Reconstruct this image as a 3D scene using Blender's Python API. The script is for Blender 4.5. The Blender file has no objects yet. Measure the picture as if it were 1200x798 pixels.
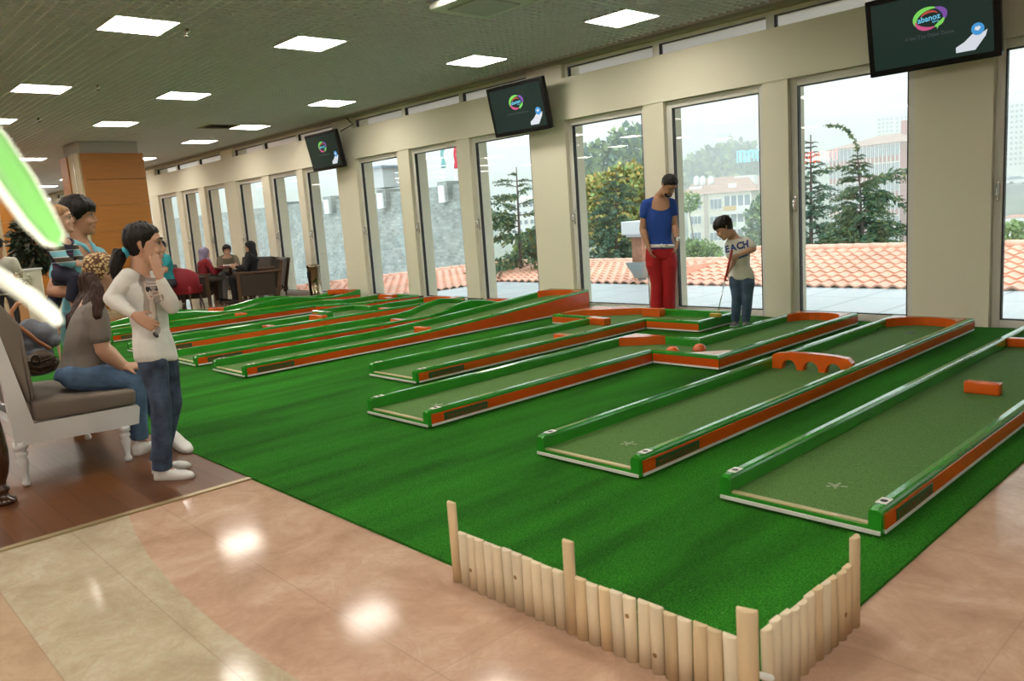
import bpy, bmesh, math, random
import numpy as np
from mathutils import Vector, Matrix, Euler
random.seed(7)
C = bpy.context.scene.collection
sc = bpy.context.scene
R = math.radians
V = Vector

# ---------------------------------------------------------------- camera
FPX = 928.73
CAMZ = 1.36
YAW, PITCH, ROLL = R(-47.319), R(-8.9345), R(-4.0586)
fw = V((math.sin(YAW) * math.cos(PITCH), math.cos(YAW) * math.cos(PITCH), math.sin(PITCH)))
rt = V((math.cos(YAW), -math.sin(YAW), 0))
up = rt.cross(fw)
cr = rt * math.cos(ROLL) + up * math.sin(ROLL)
cu = -rt * math.sin(ROLL) + up * math.cos(ROLL)
CAM = V((0, 0, CAMZ))
cam = bpy.data.objects.new('camera', bpy.data.cameras.new('camera'))
C.objects.link(cam)
m = Matrix((cr, cu, -fw)).transposed().to_4x4()
m.translation = CAM
cam.matrix_world = m
cam.data.sensor_width = 36.0
cam.data.lens = FPX / 1200 * 36
cam.data.clip_start = 0.05
cam.data.clip_end = 2000
cam.data.dof.use_dof = True
cam.data.dof.focus_distance = 7.0
cam.data.dof.aperture_fstop = 4.8
sc.camera = cam


def ray(x, y):
    return cr * ((x - 600) / FPX) - cu * ((y - 399) / FPX) + fw


def onz(x, y, z=0.0):
    d = ray(x, y)
    return CAM + d * ((z - CAMZ) / d.z)


def ony(x, y, Y):
    d = ray(x, y)
    return CAM + d * (Y / d.y)


def onx(x, y, X):
    d = ray(x, y)
    return CAM + d * (X / d.x)


class View:
    """upright plane through a ground point, square to the line of sight (used to read poses off)"""
    def __init__(s, x, y):
        s.b = V((x, y, 0))
        s.u = V((x, y, 0)).normalized()
        s.r = V((s.u.y, -s.u.x, 0))

    def p(s, x, y, d=0.0):
        q = ray(x, y)
        t = (s.b.dot(s.u) + d) / q.dot(s.u)
        return CAM + q * t


# ---------------------------------------------------------------- materials
MATS = {}


def mat(name, col, rough=0.5, metal=0.0, spec=0.5, var=None, bump=None, emit=None, coat=0.0, wood=None, col2=None):
    """var=(scale,amount[,detail]) noise variation; bump=(scale,strength); wood=(scale vector) grain"""
    if name in MATS:
        return MATS[name]
    mt = bpy.data.materials.new(name)
    mt.use_nodes = True
    nt = mt.node_tree
    b = nt.nodes['Principled BSDF']
    c4 = (*col, 1)
    b.inputs['Base Color'].default_value = c4
    b.inputs['Roughness'].default_value = rough
    b.inputs['Metallic'].default_value = metal
    b.inputs['Specular IOR Level'].default_value = spec
    b.inputs['Coat Weight'].default_value = coat
    b.inputs['Coat Roughness'].default_value = 0.08
    if emit:
        b.inputs['Emission Color'].default_value = (*emit[0], 1)
        b.inputs['Emission Strength'].default_value = emit[1]
    tc = None
    if var or bump or wood:
        tc = nt.nodes.new('ShaderNodeTexCoord')
    if var or wood:
        n = nt.nodes.new('ShaderNodeTexNoise')
        if wood:
            mp = nt.nodes.new('ShaderNodeMapping')
            mp.inputs['Scale'].default_value = wood
            nt.links.new(tc.outputs['Object'], mp.inputs['Vector'])
            nt.links.new(mp.outputs['Vector'], n.inputs['Vector'])
            n.inputs['Scale'].default_value = 1.0
            n.inputs['Detail'].default_value = 6
            amt = var[1] if var else 0.35
        else:
            nt.links.new(tc.outputs['Object'], n.inputs['Vector'])
            n.inputs['Scale'].default_value = var[0]
            n.inputs['Detail'].default_value = var[2] if len(var) > 2 else 3
            amt = var[1]
        r = nt.nodes.new('ShaderNodeValToRGB')
        r.color_ramp.elements[0].position = 0.3
        r.color_ramp.elements[1].position = 0.7
        lo = col2 if col2 else tuple(max(0, k * (1 - amt)) for k in col)
        hi = col if col2 else tuple(min(1, k * (1 + amt)) for k in col)
        r.color_ramp.elements[0].color = (*lo, 1)
        r.color_ramp.elements[1].color = (*hi, 1)
        nt.links.new(n.outputs['Fac'], r.inputs['Fac'])
        nt.links.new(r.outputs['Color'], b.inputs['Base Color'])
    if bump:
        n2 = nt.nodes.new('ShaderNodeTexNoise')
        n2.inputs['Scale'].default_value = bump[0]
        n2.inputs['Detail'].default_value = 2
        nt.links.new(tc.outputs['Object'], n2.inputs['Vector'])
        bp = nt.nodes.new('ShaderNodeBump')
        bp.inputs['Strength'].default_value = bump[1]
        bp.inputs['Distance'].default_value = bump[2] if len(bump) > 2 else 0.01
        nt.links.new(n2.outputs['Fac'], bp.inputs['Height'])
        nt.links.new(bp.outputs['Normal'], b.inputs['Normal'])
    MATS[name] = mt
    return mt


# ---------------------------------------------------------------- mesh builder
class MB:
    def __init__(s):
        s.v, s.f, s.mi, s.sm = [], [], [], []

    def add(s, verts, faces, mi=0, smooth=False):
        o = len(s.v)
        s.v += [tuple(p) for p in verts]
        for f in faces:
            s.f.append([i + o for i in f])
            s.mi.append(mi)
            s.sm.append(smooth)
        return s

    def box(s, x0, x1, y0, y1, z0, z1, mi=0, M=None):
        vs = [V((x, y, z)) for x in (x0, x1) for y in (y0, y1) for z in (z0, z1)]
        if M is not None:
            vs = [M @ p for p in vs]
        return s.add(vs, [(0, 1, 3, 2), (4, 6, 7, 5), (0, 4, 5, 1), (2, 3, 7, 6), (0, 2, 6, 4), (1, 5, 7, 3)], mi)

    def bbox(s, x0, x1, y0, y1, z0, z1, b=0.01, mi=0, M=None):
        """box with chamfered edges"""
        xs, ys, zs = (x0, x1), (y0, y1), (z0, z1)
        bm = bmesh.new()
        vs = [bm.verts.new((x, y, z)) for x in xs for y in ys for z in zs]
        for f in [(0, 1, 3, 2), (4, 6, 7, 5), (0, 4, 5, 1), (2, 3, 7, 6), (0, 2, 6, 4), (1, 5, 7, 3)]:
            bm.faces.new([vs[i] for i in f])
        bmesh.ops.bevel(bm, geom=bm.edges[:], offset=b, segments=2, affect='EDGES', profile=0.6)
        bm.verts.index_update()
        pts = [v.co.copy() for v in bm.verts]
        if M is not None:
            pts = [M @ p for p in pts]
        bm.normal_update()
        k0 = len(s.sm)
        s.add(pts, [[v.index for v in f.verts] for f in bm.faces], mi, True)
        for i, f in enumerate(bm.faces):      # large flats stay flat, only the chamfers are smooth
            if max(abs(c) for c in f.normal) > .999:
                s.sm[k0 + i] = False
        bm.free()
        return s

    def prism(s, poly, z0, z1, mi=0, M=None, smooth=False):
        """vertical prism over a CCW 2-d polygon"""
        n = len(poly)
        vs = [V((x, y, z0)) for x, y in poly] + [V((x, y, z1)) for x, y in poly]
        if M is not None:
            vs = [M @ p for p in vs]
        s.add(vs, [list(range(n))[::-1], list(range(n, 2 * n))], mi)
        s.f_side(len(s.v) - 2 * n, n, mi, smooth)
        return s

    def f_side(s, o, n, mi, smooth):
        for i in range(n):
            j = (i + 1) % n
            s.f.append([o + i, o + j, o + n + j, o + n + i])
            s.mi.append(mi)
            s.sm.append(smooth)

    def loft(s, rings, mi=0, smooth=True, caps=True, closed=True):
        n = len(rings[0])
        o = len(s.v)
        for r in rings:
            s.v += [tuple(p) for p in r]
        for k in range(len(rings) - 1):
            for i in range(n if closed else n - 1):
                j = (i + 1) % n
                s.f.append([o + k * n + i, o + k * n + j, o + (k + 1) * n + j, o + (k + 1) * n + i])
                s.mi.append(mi)
                s.sm.append(smooth)
        if caps and closed:
            s.f.append([o + i for i in range(n)][::-1])
            s.f.append([o + (len(rings) - 1) * n + i for i in range(n)])
            s.mi += [mi, mi]
            s.sm += [False, False]
        return s

    def tube(s, pts, rad, n=10, mi=0, round_ends=False, flat=None):
        """tube through points; rad scalar or list; flat=(axis vector, ratio) squashes sections"""
        pts = [V(p) for p in pts]
        if not hasattr(rad, '__len__'):
            rad = [rad] * len(pts)
        rings = []
        t0 = (pts[1] - pts[0]).normalized()
        a = t0.orthogonal().normalized() if flat is None else (V(flat[0]) - t0 * V(flat[0]).dot(t0)).normalized()
        secs = []
        for i, p in enumerate(pts):
            if i == 0:
                t = t0
            elif i == len(pts) - 1:
                t = (pts[i] - pts[i - 1]).normalized()
            else:
                t = ((pts[i] - pts[i - 1]).normalized() + (pts[i + 1] - pts[i]).normalized())
                t = t.normalized() if t.length > 1e-5 else (pts[i + 1] - pts[i]).normalized()
            a = (a - t * a.dot(t)).normalized()
            secs.append((p, t, a.copy(), rad[i]))
        if round_ends:
            p, t, a0, r = secs[0]
            pre = [(p - t * r * math.sin(q), t, a0, r * math.cos(q)) for q in (R(80), R(55), R(28))]
            p, t, a1, r = secs[-1]
            post = [(p + t * r * math.sin(q), t, a1, r * math.cos(q)) for q in (R(28), R(55), R(80))]
            secs = pre + secs + post
        k = flat[1] if flat else 1.0
        for p, t, a, r in secs:
            b = t.cross(a)
            rings.append([p + (a * math.cos(q) * k + b * math.sin(q)) * r for q in [2 * math.pi * i / n for i in range(n)]])
        return s.loft(rings, mi)

    def lathe(s, prof, cx=0, cy=0, z=0, n=20, mi=0, M=None):
        rings = []
        for r, h in prof:
            rg = [V((cx + r * math.cos(2 * math.pi * i / n), cy + r * math.sin(2 * math.pi * i / n), z + h)) for i in range(n)]
            if M is not None:
                rg = [M @ p for p in rg]
            rings.append(rg)
        return s.loft(rings, mi)

    def ell(s, c, r, n=16, m_=10, M=None, mi=0):
        """ellipsoid; r = 3 radii; M optional 3x3 rotation"""
        c = V(c)
        rings = []
        for k in range(1, m_):
            th = math.pi * k / m_
            rg = []
            for i in range(n):
                ph = 2 * math.pi * i / n
                p = V((r[0] * math.sin(th) * math.cos(ph), r[1] * math.sin(th) * math.sin(ph), -r[2] * math.cos(th)))
                if M is not None:
                    p = M @ p
                rg.append(c + p)
            rings.append(rg)
        return s.loft(rings, mi)

    def mesh(s, name):
        me = bpy.data.meshes.new(name)
        me.from_pydata(s.v, [], s.f)
        me.polygons.foreach_set('material_index', s.mi)
        me.polygons.foreach_set('use_smooth', s.sm)
        me.update()
        return me

    def build(s, name, mats, parent=None, loc=None, fix=True):
        me = s.mesh(name)
        if fix:
            bm = bmesh.new()
            bm.from_mesh(me)
            bmesh.ops.recalc_face_normals(bm, faces=bm.faces[:])
            bm.to_mesh(me)
            bm.free()
        return link(name, me, mats, parent, loc)


def link(name, me, mats, parent=None, loc=None):
    if not isinstance(mats, (list, tuple)):
        mats = [mats]
    for q in mats:
        me.materials.append(q)
    o = bpy.data.objects.new(name, me)
    C.objects.link(o)
    if loc is not None:
        o.location = loc
    if parent is not None:
        o.parent = parent
    return o


def thing(name, label, cat, loc=(0, 0, 0), group=None, rz=0.0):
    o = bpy.data.objects.new(name, None)
    C.objects.link(o)
    o.empty_display_size = 0.1
    o.location = loc
    o.rotation_euler = (0, 0, rz)
    return tag(o, label, cat, group)


def tag(o, label, cat, group=None, kind=None):
    o['label'] = label
    o['category'] = cat
    if group:
        o['group'] = group
    if kind:
        o['kind'] = kind
    return o


def wpart(mb, name, mats, root, label=None):
    """part written in world coordinates, put under root (an Empty or one of its parts)"""
    o = mb.build(name, mats) if isinstance(mb, MB) else link(name, mb, mats)
    top = root
    while top.parent is not None:
        top = top.parent
    o.data.transform(top.matrix_basis.inverted())
    o.parent = root
    if label:
        o['label'] = label
    return o


def struct(o):
    o['kind'] = 'structure'
    return o


def copy_tree(o, parent=None):
    c = o.copy()
    C.objects.link(c)
    c.parent = parent
    for ch in o.children:
        copy_tree(ch, c)
    return c


def text_mesh(txt, size, extrude=0.0, bold=0.0):
    cu_ = bpy.data.curves.new('text', 'FONT')
    cu_.body = txt
    cu_.size = size
    cu_.extrude = extrude
    cu_.offset = bold
    cu_.align_x = 'CENTER'
    cu_.align_y = 'CENTER'
    cu_.resolution_u = 3
    to = bpy.data.objects.new('text', cu_)
    C.objects.link(to)
    bpy.context.view_layer.update()
    me = bpy.data.meshes.new_from_object(to.evaluated_get(bpy.context.evaluated_depsgraph_get()))
    bpy.data.objects.remove(to)
    return me


def text_obj(name, txt, size, mt, parent, M, extrude=0.0, bold=0.0):
    me = text_mesh(txt, size, extrude, bold)
    me.materials.clear()
    me.transform(M)
    o = link(name, me, mt)
    o.parent = parent
    return o


def frame(x, y, z, o):
    """4x4 from axis vectors"""
    M_ = Matrix((V(x).normalized(), V(y).normalized(), V(z).normalized())).transposed().to_4x4()
    M_.translation = V(o)
    return M_


def blob(mb, voxel=0.012, it=4, name='blob'):
    """fuse closed shapes into one continuous smooth surface"""
    o = bpy.data.objects.new(name, mb.mesh(name))
    C.objects.link(o)
    md = o.modifiers.new('r', 'REMESH')
    md.mode = 'VOXEL'
    md.voxel_size = voxel
    if it:
        ms = o.modifiers.new('s', 'SMOOTH')
        ms.factor = 0.5
        ms.iterations = it
    bpy.context.view_layer.update()
    me = bpy.data.meshes.new_from_object(o.evaluated_get(bpy.context.evaluated_depsgraph_get()))
    bpy.data.objects.remove(o)
    me.polygons.foreach_set('use_smooth', [True] * len(me.polygons))
    return me
# ================================================================ materials
wall_m = mat('wall_paint', (0.80, 0.755, 0.61), 0.7, spec=0.25, bump=(60, 0.08))
white_frame = mat('window_frame_paint', (0.74, 0.72, 0.66), 0.4)
gasket_m = mat('black_gasket', (0.012, 0.012, 0.012), 0.5)
chrome = mat('polished_steel', (0.75, 0.75, 0.75), 0.18, 1.0)
void_m = mat('ceiling_void', (0.09, 0.09, 0.09), 0.9)
cell_m = mat('grey_ceiling_cells', (0.84, 0.87, 0.90), 0.45)
lamp_m = mat('lamp_diffuser', (0.9, 0.9, 0.9), 0.5, emit=((1.0, 0.93, 0.82), 27.0))
lamp_frame = mat('lamp_frame', (0.7, 0.69, 0.65), 0.4)
wood_m = mat('orange_wood_cladding', (0.41, 0.160, 0.020), 0.4, wood=(2.0, 2.0, 30.0), var=(0, 0.10))
beige_m = mat('beige_column_edge', (0.55, 0.46, 0.28), 0.5)
conc_m = mat('grey_column_head', (0.50, 0.50, 0.46), 0.8)
brownwall = mat('far_wall_paint', (0.50, 0.44, 0.32), 0.8)
dark_base = mat('dark_skirting', (0.06, 0.06, 0.04), 0.5)


def glass_mat():
    mt = bpy.data.materials.new('window_glass')
    mt.use_nodes = True
    nt = mt.node_tree
    nt.nodes.clear()
    out = nt.nodes.new('ShaderNodeOutputMaterial')
    mix = nt.nodes.new('ShaderNodeMixShader')
    tr = nt.nodes.new('ShaderNodeBsdfTransparent')
    tr.inputs['Color'].default_value = (0.95, 0.98, 0.97, 1)
    gl = nt.nodes.new('ShaderNodeBsdfGlossy')
    gl.inputs['Roughness'].default_value = 0.0
    lw = nt.nodes.new('ShaderNodeLayerWeight')      # Schlick: same from both sides of the pane
    lw.inputs['Blend'].default_value = 0.5
    pw = nt.nodes.new('ShaderNodeMath')
    pw.operation = 'POWER'
    pw.inputs[1].default_value = 5
    nt.links.new(lw.outputs['Facing'], pw.inputs[0])
    fr = nt.nodes.new('ShaderNodeMath')
    fr.operation = 'MULTIPLY_ADD'
    fr.inputs[1].default_value = 0.96
    fr.inputs[2].default_value = 0.04
    nt.links.new(pw.outputs[0], fr.inputs[0])
    nt.links.new(fr.outputs[0], mix.inputs[0])
    nt.links.new(tr.outputs[0], mix.inputs[1])
    nt.links.new(gl.outputs[0], mix.inputs[2])
    nt.links.new(mix.outputs[0], out.inputs[0])
    return mt


glass_m = glass_mat()

# ================================================================ floor
def floor_mat():
    mt = bpy.data.materials.new('polished_marble')
    mt.use_nodes = True
    nt = mt.node_tree
    N, L = nt.nodes.new, nt.links.new
    b = nt.nodes['Principled BSDF']
    geo = N('ShaderNodeTexCoord')
    P = geo.outputs['Object']

    def noise(scale, detail, rough=0.6, dist=0.0):
        n = N('ShaderNodeTexNoise')
        n.inputs['Scale'].default_value = scale
        n.inputs['Detail'].default_value = detail
        n.inputs['Roughness'].default_value = rough
        n.inputs['Distortion'].default_value = dist
        L(P, n.inputs['Vector'])
        return n.outputs['Fac']

    def ramp(f, stops):
        r = N('ShaderNodeValToRGB')
        while len(r.color_ramp.elements) < len(stops):
            r.color_ramp.elements.new(0.5)
        for e, (p, c) in zip(r.color_ramp.elements, stops):
            e.position = p
            e.color = (*c, 1)
        L(f, r.inputs['Fac'])
        return r.outputs['Color']

    def math_(op, a, b_=None, cl=False):
        n = N('ShaderNodeMath')
        n.operation = op
        n.use_clamp = cl
        for k, q in enumerate((a, b_)):
            if q is None:
                continue
            if isinstance(q, (int, float)):
                n.inputs[k].default_value = q
            else:
                L(q, n.inputs[k])
        return n.outputs[0]

    def mixc(f, a, c):
        n = N('ShaderNodeMix')
        n.data_type = 'RGBA'
        L(f, n.inputs['Factor'])
        for k, q in ((6, a), (7, c)):
            if isinstance(q, tuple):
                n.inputs[k].default_value = (*q, 1)
            else:
                L(q, n.inputs[k])
        return n.outputs[2]
    sx = N('ShaderNodeSeparateXYZ')
    L(P, sx.inputs[0])
    X, Y = sx.outputs[0], sx.outputs[1]
    pink = ramp(noise(3.2, 9, 0.68, 0.6), [(0.30, (0.37, 0.225, 0.15)), (0.50, (0.485, 0.315, 0.22)), (0.72, (0.58, 0.42, 0.31))])
    cream = ramp(noise(2.6, 9, 0.68, 0.8), [(0.30, (0.36, 0.29, 0.19)), (0.52, (0.475, 0.40, 0.28)), (0.75, (0.55, 0.49, 0.37))])
    brown = ramp(noise(3.0, 8, 0.65, 0.5), [(0.3, (0.40, 0.27, 0.17)), (0.7, (0.52, 0.38, 0.26))])
    # cream inlay: between a shallow arc and a straight joint
    dx = math_('SUBTRACT', X, ARC[0])
    dy = math_('SUBTRACT', Y, ARC[1])
    rr = math_('SQRT', math_('ADD', math_('MULTIPLY', dx, dx), math_('MULTIPLY', dy, dy)))
    outside = math_('GREATER_THAN', rr, ARC[2])
    above = math_('GREATER_THAN', Y, 0.485)
    col = mixc(outside, pink, cream)
    col = mixc(above, brown, col)
    far = math_('LESS_THAN', X, -13.6)
    col = mixc(far, col, ramp(noise(2.5, 8, 0.65, 0.5), [(0.3, (0.22, 0.15, 0.085)), (0.7, (0.33, 0.235, 0.14))]))
    # joints
    j = None
    for ax, v, w in ((Y, 1.297, 0.003), (Y, 0.875, 0.003), (Y, 0.485, 0.003), (X, -3.05, 0.002), (X, -1.85, 0.002), (X, -0.65, 0.002), (Y, 2.2, 0.003), (Y, 3.1, 0.003), (Y, 4.0, 0.003)):
        t = math_('LESS_THAN', math_('ABSOLUTE', math_('SUBTRACT', ax, v)), w)
        j = t if j is None else math_('MAXIMUM', j, t)
    j = math_('MULTIPLY', j, 0.35)
    col = mixc(j, col, (0.25, 0.17, 0.11))
    vein = ramp(noise(6.0, 12, 0.75, 1.6), [(0.46, (0, 0, 0)), (0.50, (1, 1, 1)), (0.54, (0, 0, 0))])
    vf = math_('MULTIPLY', vein, 0.28)
    col = mixc(vf, col, (0.36, 0.20, 0.13))
    L(col, b.inputs['Base Color'])
    b.inputs['Roughness'].default_value = 0.10
    b.inputs['Specular IOR Level'].default_value = 0.10
    return mt


# arc through the boundary of the cream inlay
_p = [V((-4.14, 1.13)), V((-3.0, 0.975)), V((-2.0, 1.005))]
(ax_, ay_), (bx_, by_), (cx_, cy_) = _p
_d = 2 * (ax_ * (by_ - cy_) + bx_ * (cy_ - ay_) + cx_ * (ay_ - by_))
_ux = ((ax_**2 + ay_**2) * (by_ - cy_) + (bx_**2 + by_**2) * (cy_ - ay_) + (cx_**2 + cy_**2) * (ay_ - by_)) / _d
_uy = ((ax_**2 + ay_**2) * (cx_ - bx_) + (bx_**2 + by_**2) * (ax_ - cx_) + (cx_**2 + cy_**2) * (bx_ - ax_)) / _d
ARC = (_ux, _uy, math.hypot(ax_ - _ux, ay_ - _uy))

XL, XR, YB, YF, YG = -36.0, 4.0, -9.0, 8.27, 8.37
CEIL = 3.36
struct(MB().box(XL, XR, YB, YF + 0.3, -0.25, 0.0).build('floor', floor_mat()))


def planks_mat():
    mt = bpy.data.materials.new('wood_laminate')
    mt.use_nodes = True
    nt = mt.node_tree
    b = nt.nodes['Principled BSDF']
    tc = nt.nodes.new('ShaderNodeTexCoord')
    mp = nt.nodes.new('ShaderNodeMapping')
    mp.inputs['Rotation'].default_value = (0, 0, 0)
    br = nt.nodes.new('ShaderNodeTexBrick')
    br.inputs['Color1'].default_value = (0.085, 0.030, 0.010, 1)
    br.inputs['Color2'].default_value = (0.135, 0.052, 0.018, 1)
    br.inputs['Mortar'].default_value = (0.05, 0.02, 0.008, 1)
    br.inputs['Scale'].default_value = 1
    br.inputs['Mortar Size'].default_value = 0.002
    br.inputs['Brick Width'].default_value = 1.2
    br.inputs['Row Height'].default_value = 0.13
    nt.links.new(tc.outputs['Object'], mp.inputs['Vector'])
    nt.links.new(mp.outputs['Vector'], br.inputs['Vector'])
    n = nt.nodes.new('ShaderNodeTexNoise')
    mp2 = nt.nodes.new('ShaderNodeMapping')
    mp2.inputs['Scale'].default_value = (3, 45, 1)
    nt.links.new(tc.outputs['Object'], mp2.inputs['Vector'])
    nt.links.new(mp2.outputs['Vector'], n.inputs['Vector'])
    n.inputs['Scale'].default_value = 1
    n.inputs['Detail'].default_value = 5
    r = nt.nodes.new('ShaderNodeValToRGB')
    r.color_ramp.elements[0].color = (0.7, 0.7, 0.7, 1)
    r.color_ramp.elements[1].color = (1.2, 1.2, 1.2, 1)
    nt.links.new(n.outputs['Fac'], r.inputs['Fac'])
    mx = nt.nodes.new('ShaderNodeMix')
    mx.data_type = 'RGBA'
    mx.blend_type = 'MULTIPLY'
    mx.inputs['Factor'].default_value = 1
    nt.links.new(br.outputs['Color'], mx.inputs[6])
    nt.links.new(r.outputs['Color'], mx.inputs[7])
    nt.links.new(mx.outputs[2], b.inputs['Base Color'])
    b.inputs['Roughness'].default_value = 0.3
    b.inputs['Specular IOR Level'].default_value = 0.16
    return mt


fw_ = struct(MB().box(-13.6, -4.21, -3.0, 1.80, 0.0, 0.006).build('floor_wood', planks_mat()))
struct(MB().box(-4.225, -4.185, -3.0, 1.80, 0.0, 0.009).build('trim_1', mat('brass_strip', (0.45, 0.36, 0.2), 0.35, 0.6)))

# ---------------------------------------------------------------- artificial turf
def turf_mat():
    mt = bpy.data.materials.new('artificial_turf')
    mt.use_nodes = True
    nt = mt.node_tree
    b = nt.nodes['Principled BSDF']
    tc = nt.nodes.new('ShaderNodeTexCoord')
    n = nt.nodes.new('ShaderNodeTexNoise')
    n.inputs['Scale'].default_value = 150
    n.inputs['Detail'].default_value = 3
    nt.links.new(tc.outputs['Object'], n.inputs['Vector'])
    r = nt.nodes.new('ShaderNodeValToRGB')
    r.color_ramp.elements[0].position = 0.30
    r.color_ramp.elements[0].color = (0.006, 0.064, 0.003, 1)
    r.color_ramp.elements[1].position = 0.72
    r.color_ramp.elements[1].color = (0.038, 0.262, 0.016, 1)
    nt.links.new(n.outputs['Fac'], r.inputs['Fac'])
    # brushed pile: soft streaks lying across the carpet
    mp = nt.nodes.new('ShaderNodeMapping')
    mp.inputs['Scale'].default_value = (2.4, 0.35, 1)
    mp.inputs['Rotation'].default_value = (0, 0, 0.5)
    nt.links.new(tc.outputs['Object'], mp.inputs['Vector'])
    n2 = nt.nodes.new('ShaderNodeTexNoise')
    n2.inputs['Scale'].default_value = 1.5
    n2.inputs['Detail'].default_value = 3
    nt.links.new(mp.outputs['Vector'], n2.inputs['Vector'])
    r2 = nt.nodes.new('ShaderNodeValToRGB')
    r2.color_ramp.elements[0].position = 0.3
    r2.color_ramp.elements[0].color = (0.55, 0.55, 0.55, 1)
    r2.color_ramp.elements[1].position = 0.7
    r2.color_ramp.elements[1].color = (1.35, 1.35, 1.35, 1)
    nt.links.new(n2.outputs['Fac'], r2.inputs['Fac'])
    mx = nt.nodes.new('ShaderNodeMix')
    mx.data_type = 'RGBA'
    mx.blend_type = 'MULTIPLY'
    mx.inputs['Factor'].default_value = 1
    nt.links.new(r.outputs['Color'], mx.inputs[6])
    nt.links.new(r2.outputs['Color'], mx.inputs[7])
    # pale fluff and dust caught in the pile
    v = nt.nodes.new('ShaderNodeTexVoronoi')
    v.inputs['Scale'].default_value = 9
    nt.links.new(tc.outputs['Object'], v.inputs['Vector'])
    lt = nt.nodes.new('ShaderNodeMath')
    lt.operation = 'LESS_THAN'
    lt.inputs[1].default_value = 0.035
    nt.links.new(v.outputs['Distance'], lt.inputs[0])
    m3 = nt.nodes.new('ShaderNodeMix')
    m3.data_type = 'RGBA'
    nt.links.new(lt.outputs[0], m3.inputs['Factor'])
    nt.links.new(mx.outputs[2], m3.inputs[6])
    m3.inputs[7].default_value = (0.16, 0.30, 0.10, 1)
    nt.links.new(m3.outputs[2], b.inputs['Base Color'])
    b.inputs['Roughness'].default_value = 0.85
    b.inputs['Specular IOR Level'].default_value = 0.06
    b.inputs['Sheen Weight'].default_value = 0.05
    b.inputs['Sheen Roughness'].default_value = 0.4
    b.inputs['Sheen Tint'].default_value = (0.4, 0.9, 0.3, 1)
    bp = nt.nodes.new('ShaderNodeBump')
    bp.inputs['Strength'].default_value = 0.9
    bp.inputs['Distance'].default_value = 0.012
    nt.links.new(n.outputs['Fac'], bp.inputs['Height'])
    nt.links.new(bp.outputs['Normal'], b.inputs['Normal'])
    return mt


tf = MB().box(-13.6, -1.06, 1.80, YF - 0.01, 0.0, 0.012).build('turf_carpet', turf_mat())
tag(tf, 'bright green artificial turf carpet laid under all the minigolf lanes', 'carpet')
TZ = 0.012

# ================================================================ window wall
wall = MB()
pillars = []   # (x0, x1, big)
big_r = -2.36
k = 0
bays = []
x = big_r
PIL = []
edges = [(-3.04, -2.36, True), (-4.635, -4.335, False), (-6.26, -5.955, False), (-8.285, -7.60, True), (-9.955, -9.64, False), (-11.575, -11.235, False), (-13.60, -12.905, True), (-15.17, -14.915, False), (-16.75, -16.40, False), (-18.70, -18.08, True), (-20.26, -19.90, False), (-21.75, -21.38, False), (-23.75, -23.10, True), (-25.3, -24.98, False), (-26.9, -26.6, False), (-28.9, -28.25, True), (-30.5, -30.2, False), (-32.1, -31.8, False), (-34.1, -33.45, True)]
PIL = [(2.21, 2.89, True), (0.61, 0.92, False), (-1.02, -0.71, False)] + edges
for x0, x1, big in PIL:
    wall.box(x0, x1, YF, 8.64, 0.0, 2.60)
    if big:
        wall.box(x0, x1, YF, 8.64, 3.15, CEIL)
# beam over the windows, soffit head above the frames, back head
wall.box(XL, XR, YF - 0.012, 8.64, 2.60, 3.15)
wall.box(XL, XR, 8.42, 8.64, 2.55, 2.60)
wall.box(XL, XR, YF + 0.06, 8.64, CEIL - 0.035, CEIL + 0.6)
wall.box(XL, XR, 8.30, 8.64, -0.8, 0.0)
struct(wall.build('wall_windows', wall_m))
nb = 1
for (xa0, xa1, ba), (xb0, xb1, bb) in zip(PIL[:-1], PIL[1:]):
    # opening from xb1 (left) to xa0 (right)
    l, r_ = xb1, xa0
    w = thing('window_%d' % nb, 'tall framed window pane between cream pillars', 'window', ((l + r_) / 2, YG, 0))
    w['kind'] = 'structure'
    f = MB()
    fy0, fy1 = YG - 0.035, YG + 0.045
    fw2 = 0.075
    f.bbox(l, l + fw2, fy0, fy1, 0.0, 2.60, 0.008)
    f.bbox(r_ - fw2, r_, fy0, fy1, 0.0, 2.60, 0.008)
    f.bbox(l + fw2, r_ - fw2, fy0, fy1, 0.0, 0.075, 0.008)
    f.bbox(l + fw2, r_ - fw2, fy0, fy1, 2.515, 2.60, 0.008)
    fr_ = wpart(f, 'window_frame', white_frame, w)
    g = MB()
    for a in ((l + fw2, l + fw2 + 0.012, 0.075, 2.515), (r_ - fw2 - 0.012, r_ - fw2, 0.075, 2.515), (l + fw2, r_ - fw2, 0.075, 0.085), (l + fw2, r_ - fw2, 2.505, 2.515)):
        g.box(a[0], a[1], YG - 0.03, YG + 0.02, a[2], a[3])
    wpart(g, 'gasket', gasket_m, fr_)
    wpart(MB().box(l + fw2 + 0.012, r_ - fw2 - 0.012, YG - 0.003, YG + 0.003, 0.085, 2.505), 'pane', glass_m, w)
    # lever handle on the left stile
    h = MB()
    h.bbox(l + 0.028, l + 0.052, fy0 - 0.014, fy0 + 0.002, 1.18, 1.36, 0.006)
    h.tube([(l + 0.04, fy0 - 0.01, 1.33), (l + 0.04, fy0 - 0.045, 1.33), (l + 0.04, fy0 - 0.05, 1.22)], 0.009, 8, round_ends=True)
    wpart(h, 'window_handle', chrome, w)
    nb += 1
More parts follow.
